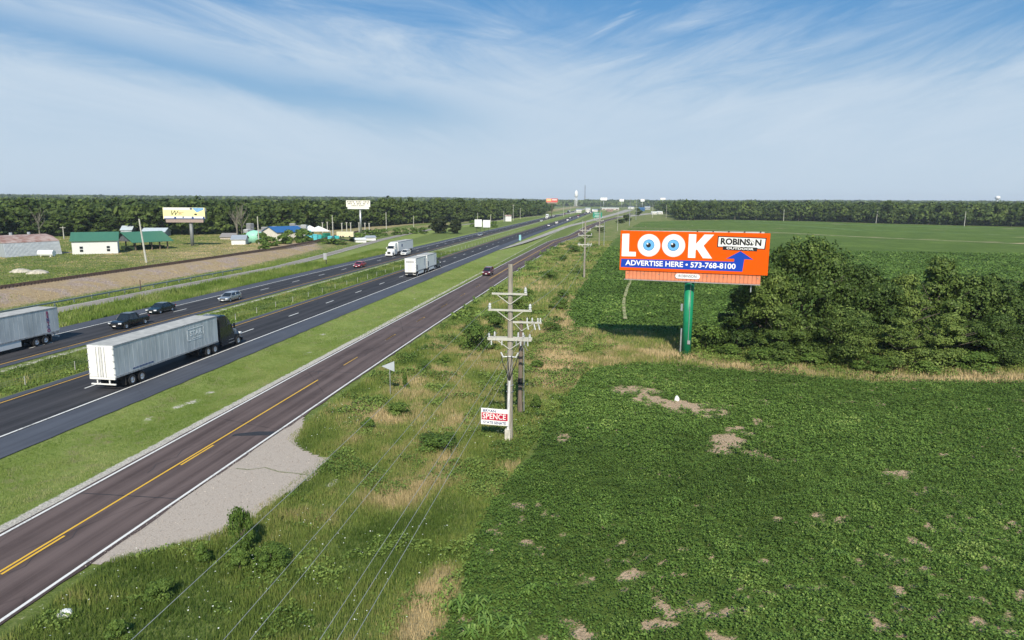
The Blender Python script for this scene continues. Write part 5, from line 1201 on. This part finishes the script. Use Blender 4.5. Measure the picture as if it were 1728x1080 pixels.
for i, (px, py, w_, h_, mm) in enumerate(stock):
    x, y = at(px, py, 2); rt = empty("crate_stack", (x, y, 2), .3*i, "stack of teal and green plastic crates in the yard right of the blue roof", "crates", "teal crate stacks in the yard"); g = random.Random(i)
    q = MB()
    for k_ in range(int(h_/.55)):
        for j in (-1, 1): q.box((j*w_*.27+g.uniform(-.1, .1), g.uniform(-.1, .1), .27+k_*.55), (w_*.5, 1.6, .48))
    q.build("crates", mm, rt)
x, y = at(583, 401, 2); rt = empty("cargo_trailer", (x, y, 2), .25, "cream box trailer parked in the yard beyond the service road", "trailer"); q = MB(); q.box((0, 0, 1.4), (6.6, 2.4, 2.0)); q.build("body", mat("cream_box", (.70, .62, .42), .6), rt)
q = MB(); [q.bar((xx, -1.25, .4), (xx, 1.25, .4), .38, n=10) for xx in (-1.8, -.8, 1.8)]; q.build("wheels", M_black, rt)
# stacks of pallets
M_pal = mat("grey_pallets", (.36, .36, .37), .85, var=.35, scale=3, stretch=(1, 1, 5)); M_pal2 = mat("light_pallets", (.52, .53, .54), .85, var=.25, scale=3, stretch=(1, 1, 6))
g = random.Random(4)
for i in range(26):
    px = 418+i*4.0+(i % 3); back = i % 2; x, y = at(px, 401-back*3.5, 2); hh = g.uniform(2.2, 4.0)*(1.35 if 490 < px < 522 or px < 428 else 1)
    if 470 < px < 488: hh *= .8
    rt = empty("pallet_stack", (x, y, 2), g.uniform(-.3, .3), "stack of grey wooden pallets in the yard behind the blue roofed building", "pallets", "pallet stacks in the yard"); q = MB()
    for k_ in range(int(hh/.30)): q.box((g.uniform(-.08, .08), g.uniform(-.08, .08), .14+k_*.30), (2.3, 2.0, .17)); q.box((0, 0, .27+k_*.30), (1.8, 1.5, .12))
    q.build("pallets", M_pal if i % 3 else M_pal2, rt)
g = random.Random(9)
for i in range(9):
    x, y = at(545+i*10+g.uniform(-3, 3), 394-g.random()*3, 2); rt = slim(0, 0, 0, "pale post standing in the yard in front of the wood, right of the tents", .16, 2, yd=(x, y), grp="yard posts", cat="post", name="yard_post") if False else empty("yard_post", (x, y, 2), 0, "pale post standing in front of the wood right of the white tents", "post", "yard posts")
    q = MB(); q.box((0, 0, 2.2), (.32, .32, 5.0)); q.box((0, 0, 4.6), (.9, .2, .2)); q.build("post", M_arm, rt)
# distant town
town = [(988, 996, 349, 342, 1150, 14, "small white building left in the distant town", M_wall, M_galv), (999, 1008, 350, 345, 1100, 16, "low white box building in the distant town", M_wall, M_galv),
 (972, 981, 352, 346, 1050, 12, "white walled building beside the wood, below the thin mast", M_wall, M_galv), (1015, 1044, 347, 343, 1350, 24, "long white roofed warehouse in the distant town", M_tan, M_whiteb),
 (1024, 1034, 351, 347.5, 1150, 14, "low reddish building in front of the long white warehouse", M_rust, M_rust), (1078, 1088, 350, 343.5, 1250, 14, "blue building beside the far end of the highway", M_broof, M_broof),
 (1088, 1097, 349, 343, 1500, 14, "pale grey building right of the blue one in the distance", M_galv, M_galv), (1110, 1120, 351.5, 347, 950, 12, "small white building in front of the trees right of the highway", M_wall, M_wall),
 (1100, 1109, 352, 350.5, 930, 9, "very low white building right of the highway end", M_wall, M_wall), (1060, 1070, 346, 342, 1600, 14, "white box building at the vanishing end of the highway", M_wall, M_galv)]
for x0_, x1_, base, top, d, D, lb, wm, rm in town:
    p = atd((x0_+x1_)/2, 345, d); L = (x1_-x0_)/FPX*d; hh = max(2.5, (base-top)/FPX*d*.75); rt = empty("building", (p[0], p[1]+D/2, float(zt(p[0], p[1]))-.05), YAW*.5, lb, "building"); gable(rt, L, D, hh, 1.2, wm, rm, .3)
    q = MB(); [q.box((-L/2+(i+.5)*L/4, -D/2-.05, hh*.45), (L*.11, .1, hh*.35)) for i in range(4)]; q.build("windows", M_dwin, rt)

# ------------------------------------------------------------------ vehicles (forward = +Y)
def wheel(par, x, y, r, w_, dual=False, rim=None):
    q = MB(); s_ = 1 if x > 0 else -1; n_ = 20
    q.loft([[(xx, rr*cos(2*pi*i/n_), rr*sin(2*pi*i/n_)) for i in range(n_)] for xx, rr in ((-w_/2, r*.9), (-w_/2+.04, r), (w_/2-.04, r), (w_/2, r*.9), (w_/2, r*.62), (w_/2-.05, r*.60))])
    if s_ < 0: q.v = [(-a, b, c) for a, b, c in q.v]; q.f = [t[::-1] for t in q.f]
    o = q.build("wheel", M_black, par); o.location = (x, y, r)
    q = MB(); q.loft([[(s_*xx, rr*cos(2*pi*i/16), rr*sin(2*pi*i/16)) for i in range(16)] for xx, rr in ((w_/2-.06, r*.60), (w_/2-.01, r*.56), (w_/2-.05, r*.34), (w_/2-.02, r*.2), (w_/2+.01, r*.12))])
    q.build("rim", rim or M_alloy, o); return o
def car(kind, paint_, x, y, rz, label, name="car", cat="car", group=None):
    K = dict(sedan=dict(L=4.75, W=1.83, st=[(-2.37, .36, .78, .76), (-2.28, .26, .98, .86), (-1.55, .22, 1.03, .91), (-.2, .20, .97, .92), (1.0, .20, .94, .91), (1.65, .22, .82, .89), (2.2, .25, .70, .84), (2.38, .32, .56, .72)],
        cab=(-1.75, 1.05, -1.05, .35, 1.45), wb=(-1.38, 1.42), r=.33),
      wagon=dict(L=4.6, W=1.80, st=[(-2.3, .36, .85, .78), (-2.2, .26, 1.02, .87), (-1.2, .22, 1.02, .90), (.8, .20, .95, .90), (1.6, .22, .84, .88), (2.1, .25, .72, .83), (2.3, .32, .58, .72)],
        cab=(-2.15, 1.15, -1.75, .40, 1.50), wb=(-1.35, 1.38), r=.33),
      suv=dict(L=4.9, W=1.95, st=[(-2.45, .42, .95, .84), (-2.35, .32, 1.12, .94), (-1, .3, 1.12, .97), (.9, .3, 1.10, .97), (1.7, .3, 1.04, .95), (2.25, .32, .92, .90), (2.45, .4, .74, .80)],
        cab=(-2.3, 1.2, -2.05, .55, 1.82), wb=(-1.45, 1.5), r=.39),
      pickup=dict(L=5.7, W=2.0, st=[(-2.85, .55, 1.05, .93), (-2.8, .42, 1.12, .97), (-1.0, .40, 1.12, .99), (1.0, .40, 1.14, .99), (2.0, .40, 1.10, .96), (2.65, .42, 1.0, .92), (2.85, .5, .82, .82)],
        cab=(-.85, 1.35, -.55, .75, 1.88), wb=(-1.85, 1.85), r=.41))[kind]
    root = empty(name, (x, y, .045), rz, label, cat, group); hw = K['W']/2
    q = MB(); rings = []
    for (yy, zb, zt0, w_) in K['st']:
        zm = (zb+zt0)/2; h = [(w_*.86, zb), (w_*.97, zb+.10), (w_, zm), (w_*.98, zt0-.12), (w_*.93, zt0-.03), (w_*.72, zt0)]
        rings.append([(a, yy, b) for a, b in h]+[(-a, yy, b) for a, b in h[::-1]])
    q.loft(rings); q.build("body", paint_, root, smooth=False)
    y0, y1, y2, y3, zr = K['cab']; zb = 1.12 if kind in ("suv", "pickup") else .96; zb -= .04
    wb, wt = hw*.91, hw*.70
    def ring(a, b, w_, z): return [(w_, a, z), (w_, b, z), (w_*.8, b+.05, z), (-w_*.8, b+.05, z), (-w_, b, z), (-w_, a, z), (-w_*.8, a-.05, z), (w_*.8, a-.05, z)]
    def lerp(t): return ring(y0+(y2-y0)*t, y1+(y3-y1)*t, wb+(wt-wb)*t, zb+(zr-.08-zb)*t)
    q = MB(); q.loft([lerp(0), lerp(1)]); q.build("windows", M_glass, root)
    q = MB(); q.loft([ring(y2-.03, y3+.03, wt+.03, zr-.085), ring(y2+.05, y3-.1, wt*.93, zr)]); rf = q.build("roof", paint_, root)
    q = MB(); 
    for s_ in (-1, 1):
        for (ta, tb, w_) in ((y1, y3, .05), (y0, y2, .10 if kind != 'suv' else .12), ((y0+y1)/2, (y2+y3)/2, .045)):
            q.bar((s_*(wb+.005), ta, zb), (s_*(wt+.015), tb, zr-.07), w_, n=4)
    q.build("pillars", paint_, root)
    if kind == "pickup":
        q = MB(); q.box((0, -1.85, 1.13), (1.56, 1.75, .02)); q.build("bed", M_chassis, root)
    q = MB(); q.box((0, K['st'][-1][0]+.005, .60 if kind in ('sedan', 'wagon') else .74), (hw*1.0, .05, .16)); q.build("grille", M_chassis, root)
    q = MB(); q.box((0, K['st'][-1][0]+.035, .40 if kind in ('sedan', 'wagon') else .52), (.42, .02, .13)); q.build("licence_plate", M_wprint, root)
    zf = .66 if kind in ('sedan', 'wagon') else .86
    for s_ in (-1, 1):
        q = MB(); q.box((s_*hw*.74, K['st'][-2][0]+.07, zf), (.38, .22, .15), rz=-s_*.35); q.build("headlight", M_head, root)
        q = MB(); q.box((s_*hw*.80, K['st'][0][0]-.005, zf+.16), (.26, .08, .2)); q.build("taillight", M_tail, root)
        q = MB(); q.box((s_*(hw+.06), y1-.25, zb+.06), (.20, .10, .13)); q.build("mirror", paint_, root)
        for yy in K['wb']: wheel(root, s_*(hw-.10), yy, K['r'], .24)
    return root
def cpaint(n_, c, metal=.3): return mat(n_, c, .28, metal, var=.03, spec=.6, coat=.5)
P_blk, P_navy, P_sil, P_red = cpaint("black_car_paint", (.012, .013, .016)), cpaint("dark_green_black_paint", (.012, .022, .024)), cpaint("silver_car_paint", (.42, .44, .46), .6), cpaint("red_car_paint", (.38, .015, .03))
P_mar, P_wht = cpaint("maroon_car_paint", (.15, .016, .03)), cpaint("white_car_paint", (.74, .74, .72), 0)
car("pickup", P_blk, -64.1, 82.2, pi, "black pickup truck coming towards the viewer, behind the grey trailer", "pickup_truck", "pickup truck")
car("sedan", P_navy, -67.5, 93.6, pi, "very dark sedan on the outer lane just behind the black pickup truck")
car("wagon", P_sil, -63.9, 106.6, pi, "silver car on the far carriageway behind the dark sedan")
car("sedan", P_red, -64.0, 167.5, pi, "red car on the far carriageway ahead of the white tractor trailer")
car("suv", P_wht, -64.0, 207, pi, "white car beside the white tractor trailer on the far carriageway")
car("suv", P_mar, -28.4, 155.5, pi, "dark maroon car on the brown frontage road", "car")
car("sedan", P_sil, -64.2, 331, pi, "small silver car on the far carriageway near the pair of sign backs")
far_ = [("sedan", P_wht, -59.5, 575, pi, "small pale car on the far carriageway below the red and amber billboard"), ("sedan", P_sil, -43.4+.2, 466, 0, "grey car on the near carriageway far away, the nearer of a pair"),
 ("suv", P_wht, -42.6, 525, 0, "white car just ahead of the grey one far along the near carriageway"), ("sedan", P_wht, -39.9, 610, 0, "white car far along the near carriageway, left of the green sign"),
 ("sedan", P_sil, -42.6, 690, 0, "silver car in the inner lane far along the near carriageway, left of the green sign"), ("sedan", P_sil, -37.0, 735, 0, "silver car right beside the post of the green sign"),
 ("suv", P_wht, -65.5, 760, pi, "white car on the far carriageway in the distance"), ("sedan", P_mar, -40, 800, 0, "dark red car on the near carriageway beyond the green sign"),
 ("sedan", P_blk, -36, 880, 0, "black car on the near carriageway beyond the green sign"), ("suv", P_sil, -39, 960, 0, "silver car far beyond the green sign, near the trucks"),
 ("sedan", P_wht, -34, 1040, 0, "white car following the distant trucks"), ("sedan", P_red, -63, 900, pi, "red car on the far carriageway near the distant town"), ("suv", P_blk, -62, 1080, pi, "black car on the far carriageway near the distant town"),
 ("sedan", P_wht, -66, 1160, pi, "white car on the outer far lane near the distant town"), ("sedan", P_sil, -33, 1250, 0, "silver car at the far end of the near carriageway"), ("suv", P_wht, -36, 1320, 0, "white car at the vanishing end of the near carriageway")]
for a in far_: car(*a, group="distant traffic")
def wheels_dual(par, ys, xo=1.02, r=.51):
    for yy in ys:
        for s_ in (-1, 1): wheel(par, s_*xo, yy, r, .56, rim=M_alloy)
M_trside = mat("trailer_side_sheet", (.45, .485, .51), .5, .1, var=.06, scale=.9, stretch=(1, 1.3, .3), col2=(.63, .66, .68))
M_trroof = mat("trailer_roof_sheet", (.42, .41, .385), .7, var=.15, scale=1.5)
M_door = mat("trailer_door_white", (.78, .77, .74), .5, var=.04)
M_trdirt = mat("trailer_rail_grime", (.30, .31, .32), .7, var=.35, scale=5)
def trailer(root, y0, L, doors=M_door, side=M_trside, skirt=False, rear_ax=(2.1, 3.4), text_fn=None, gear=True, frontm=None, single=False):
    zb, zt1, hw = 1.18, 4.10, 1.30
    q = MB(); q.box((0, y0+L/2, (zb+zt1)/2), (hw*2, L, zt1-zb), 0); b = q.build("trailer_body", [side], root)
    q = MB(); q.box((0, y0+L/2, zt1+.006), (hw*2-.10, L-.1, .04)); q.build("trailer_roof", M_trroof, root)
    q = MB()
    for s_ in (-1, 1): q.box((s_*(hw+.005), y0+L/2, zt1-.02), (.05, L+.04, .11)); q.box((s_*(hw+.005), y0+L/2, zb+.06), (.05, L+.02, .16))
    q.build("trailer_rails", M_trdirt, root)
    q = MB(); k = int(L/.61)
    for s_ in (-1, 1):
        for i in range(1, k): q.box((s_*(hw+.004), y0+i*L/k, (zb+zt1)/2), (.008, .03, zt1-zb-.2))
    q.build("side_posts", side, b)["kind"] = "stuff"
    for s_ in (-1, 1):
        q = MB(); q.box((s_*.635, y0-.025, (zb+zt1)/2+.02), (1.22, .05, zt1-zb-.12)); d = q.build("rear_door", doors, root)
        q = MB()
        for xx in (.12, .40): q.bar((s_*xx, y0-.075, zb+.02), (s_*xx, y0-.075, zt1-.12), .022, n=6)
        q.build("lock_rods", M_trdirt, d)
        q = MB()
        for zz in (1.5, 2.1, 2.7, 3.3, 3.85): q.box((s_*1.24, y0-.06, zz), (.16, .05, .07))
        q.build("hinges", M_trdirt, d)
        q = MB(); q.box((s_*1.0, y0-.03, zb-.10), (.36, .06, .10)); q.build("taillight", M_tail, root)
    q = MB(); q.box((0, y0-.02, zb-.06), (2.5, .12, .2)); q.box((0, y0+.05, .56), (2.4, .11, .11)); q.box((-.6, y0+.06, .82), (.1, .09, .5)); q.box((.6, y0+.06, .82), (.1, .09, .5)); q.build("rear_bumper", M_door, root)
    q = MB(); q.box((0, y0+L/2, zb-.10), (1.1, L-.3, .2)); q.box((0, y0+(rear_ax[0]+rear_ax[-1])/2, .85), (1.2, 2.6, .4)); q.build("trailer_chassis", M_chassis, root)
    wheels_dual(root, [y0+a for a in rear_ax])
    for s_ in (-1, 1): q = MB(); q.box((s_*.98, y0+rear_ax[0]-.85, .62), (.60, .03, .80)); q.build("mud_flap", M_black, root)
    if gear:
        for s_ in (-1, 1):
            q = MB(); q.box((s_*.75, y0+L-3.0, .72), (.14, .14, .9)); q.box((s_*.75, y0+L-3.0, .26), (.3, .3, .05)); q.build("landing_leg", M_chassis, root)
    if skirt:
        for s_ in (-1, 1): q = MB(); q.box((s_*1.26, y0+L*.55, .80), (.05, L*.42, .72)); q.build("side_skirt", M_white, root)
    return b
def tractor(root, y0, pm, fifth=True, roofz=4.0):
    """y0 = back of the sleeper; drive axles behind it"""
    def rr(yy, zb, zt0, hb, ht, c=.12): return [(hb, yy, zb), (hb, yy, zb+(zt0-zb)*.55), (ht+.02, yy, zt0-c), (ht-c, yy, zt0), (-ht+c, yy, zt0), (-ht-.02, yy, zt0-c), (-hb, yy, zb+(zt0-zb)*.55), (-hb, yy, zb)]
    q = MB(); q.loft([rr(y0, .95, roofz-.05, 1.22, 1.12), rr(y0+.9, .95, roofz, 1.22, 1.10), rr(y0+1.5, .95, roofz-.10, 1.22, 1.06), rr(y0+2.0, .95, roofz-.42, 1.21, 1.0), rr(y0+2.35, .9, roofz-.85, 1.20, .98), rr(y0+2.95, .85, 2.25, 1.16, 1.02)]); q.build("cab", pm, root)
    q = MB(); q.loft([rr(y0+2.9, .55, 2.12, 1.12, .92), rr(y0+3.5, .5, 1.98, 1.10, .84), rr(y0+4.2, .5, 1.80, 1.08, .74), rr(y0+4.65, .5, 1.52, .98, .66)]); q.build("hood", pm, root)
    q = MB(); q.box((0, y0+4.70, .55), (2.3, .22, .42)); q.build("bumper", pm, root); q = MB(); q.box((0, y0+4.66, 1.12), (.95, .10, .72)); q.build("grille", M_chassis, root)
    z1, z2 = roofz-.90, 2.28; ya, yb = y0+2.40, y0+2.93
    q = MB(); q.add([(-.93, ya+.03, z1), (.93, ya+.03, z1), (.98, yb+.04, z2), (-.98, yb+.04, z2), (-.93, ya-.05, z1-.05), (.93, ya-.05, z1-.05), (.98, yb-.06, z2-.05), (-.98, yb-.06, z2-.05)],
        [(3, 2, 1, 0), (4, 5, 6, 7), (0, 1, 5, 4), (1, 2, 6, 5), (2, 3, 7, 6), (3, 0, 4, 7)]); q.build("windshield", M_glass, root)
    for s_ in (-1, 1):
        q = MB(); q.box((s_*1.195, y0+2.05, 2.42), (.06, .80, .62)); q.build("side_window", M_glass, root)
        q = MB(); q.box((s_*1.38, y0+2.7, 2.45), (.18, .12, .62)); q.bar((s_*1.1, y0+2.7, 2.5), (s_*1.38, y0+2.7, 2.5), .03, n=5); q.build("mirror", pm, root)
        q = MB(); q.box((s_*1.12, y0+1.5, .72), (.18, 2.6, .50)); q.build("side_fairing", pm, root)
        q = MB(); q.box((s_*1.16, y0+2.2, .60), (.16, 1.2, .06)); q.box((s_*1.16, y0+2.2, .95), (.14, 1.0, .05)); q.build("step", M_alloy, root)
        q = MB(); q.box((s_*.92, y0+4.62, 1.25), (.32, .18, .24)); q.build("headlight", M_head, root)
        q = MB(); q.bar((s_*.98, y0-.35, .75), (s_*.98, y0-.35, .95), .28, n=8); q.build("fender", pm, root) if False else None
        wheel(root, s_*1.04, y0+3.75, .51, .34)
    q = MB(); q.box((0, y0-.9, .95), (.9, 5.0, .26)); q.build("tractor_chassis", M_chassis, root)
    wheels_dual(root, (y0-2.55, y0-1.25))
    q = MB(); q.slab([(-1.15, .98), (1.15, .98), (1.15, roofz-.15), (-1.15, roofz-.15)], y0-.02, y0+.03); q.build("cab_back", M_chassis, root)
# near dark tractor with the long white trailer
t1 = empty("semi_truck", (-44.75, 53.4, .045), 0, "dark tractor pulling a long white box trailer away from the viewer, nearest truck", "truck", "tractor trailers")
b = trailer(t1, 0, 16.15); tractor(t1, 16.75, cpaint("dark_navy_truck_paint", (.010, .013, .022)))
M_faint = mat("faded_white_lettering", (.88, .90, .90), .6, var=.05)
text("STAR", .72, M_faint, b, (1.316, 12.15, 3.02), bold=.012, rot=(pi/2, 0, pi/2), width=2.1, ext=.004)
q = MB()
for (ya, za, yb, zb) in ((10.7, 3.55, 13.5, 3.55), (10.7, 2.35, 10.7, 3.55), (13.5, 2.7, 13.5, 3.55), (10.7, 2.35, 11.3, 2.35)): q.box((1.316, (ya+yb)/2, (za+zb)/2), (.01, abs(yb-ya)+.06, abs(zb-za)+.06))
q.build("logo_frame", M_faint, b); text("leasing", .34, M_faint, b, (1.316, 12.35, 2.45), rot=(pi/2, 0, pi/2), width=1.5, ext=.004) if False else None
q = MB(); [q.box((1.318, 12.3, z_), (.01, 1.6, .05)) for z_ in (2.52, 2.34)]; q.build("small_lettering_line", M_faint, b)
q = MB(); [q.box((1.318, 2.4+i*.42, 1.52), (.01, .34, .10)) for i in range(7)]; q.build("small_dark_lettering", M_navy, b)
# grey trailer coming from the right, cut off by the left edge
t2 = empty("semi_truck", (-67.0, 72.2, .045), pi, "grey box trailer with vertical lettering, cut off by the left edge of the picture", "truck", "tractor trailers")
b = trailer(t2, 0, 16.15, skirt=True); tractor(t2, 16.75, P_wht)
M_magenta = mat("magenta_lettering", (.30, .03, .11), .6); M_violet = mat("violet_lettering", (.07, .04, .20), .6)
for i, ch_ in enumerate("RENTCO"): text(ch_, .52, (M_magenta, M_violet)[i > 0 and i < 5 and i % 2 == 0], b, (-1.318, 1.55, 3.62-i*.42), bold=.02, rot=(pi/2, 0, -pi/2), ext=.004)
# white tractor trailer
t3 = empty("semi_truck", (-67.4, 222.5, .045), pi, "white tractor trailer coming towards the viewer beside the white car", "truck", "tractor trailers")
b = trailer(t3, 0, 16.15, side=M_white); tractor(t3, 16.75, P_wht); q = MB(); q.box((-1.316, 12.2, 2.9), (.012, 1.0, .9)); q.build("dark_emblem", M_navy, b)
# twin trailers
t4 = empty("semi_truck", (-44.7, 148.0, .045), 0, "white tractor with two short trailers driving away from the viewer", "truck", "tractor trailers")
b1 = trailer(t4, 0, 8.6, rear_ax=(1.0,), gear=False, side=M_white); b2 = trailer(t4, 9.5, 8.6, rear_ax=(1.0,), gear=False, side=M_white); tractor(t4, 18.9-.2, P_navy, roofz=2.95)
wheels_dual(t4, (8.0,)); 
M_grylet = mat("grey_lettering", (.25, .25, .27), .6)
q = MB(); [q.box((-.85+.26*i, -.056, 3.35), (.18, .012, .36)) for i in range(7)]; q.build("grey_lettering", M_grylet, t4)
for bb_, yy in ((b1, .9), (b2, 10.4)): q = MB(); q.box((1.318, yy, 2.1), (.012, 1.1, 1.1)); q.build("dark_placard", M_grylet, bb_)
for bb_, yy in ((b1, 7.0), (b2, 16.6)): q = MB(); [q.box((1.318, yy+.12*math.sin(i*.9), 3.55-i*.24), (.012, .30, .16)) for i in range(7)]; q.build("vertical_lettering", M_violet, bb_)
q = MB(); [q.box((s_*1.27, y_, .78), (.05, 4.4, .6)) for s_ in (-1, 1) for y_ in (4.2, 13.6)]; q.build("side_skirts", M_white, t4)
for (x, y, rz, pm, lb) in ((-36.5, 1000, 0, P_wht, "distant white tractor trailer driving away, nearest of the far trucks"), (-33, 1120, 0, P_wht, "second distant white tractor trailer driving away"), (-64.6, 1010, pi, P_blk, "distant tractor trailer coming from the town on the far carriageway"), (-65, 690, pi, P_wht, "white box truck on the far carriageway below the thin mast")):
    t = empty("semi_truck", (x, y, .05), rz, lb, "truck", "tractor trailers"); trailer(t, 0, 13 if y > 700 else 7.5, side=M_white); tractor(t, (13 if y > 700 else 7.5)+.6, pm)

# ------------------------------------------------------------------ haze
hz = MB(); hz.add([(x, y, z) for z in (-3, 66) for x, y in ((-5300, -150), (5300, -150), (5300, 5600), (-5300, 5600))], [(3, 2, 1, 0), (4, 5, 6, 7), (0, 1, 5, 4), (1, 2, 6, 5), (2, 3, 7, 6), (3, 0, 4, 7)])
hm = bpy.data.materials.new("haze_air"); hm.use_nodes = True; t = hm.node_tree; t.nodes.clear(); nn_ = NT(t)
pv = nn_.n('ShaderNodeVolumePrincipled', {'Color': (.80, .88, 1.0, 1), 'Density': 1.05e-4, 'Anisotropy': .0})
t.links.new(pv.outputs[0], nn_.n('ShaderNodeOutputMaterial').inputs['Volume']); tag(hz.build("haze", hm), kind="stuff")
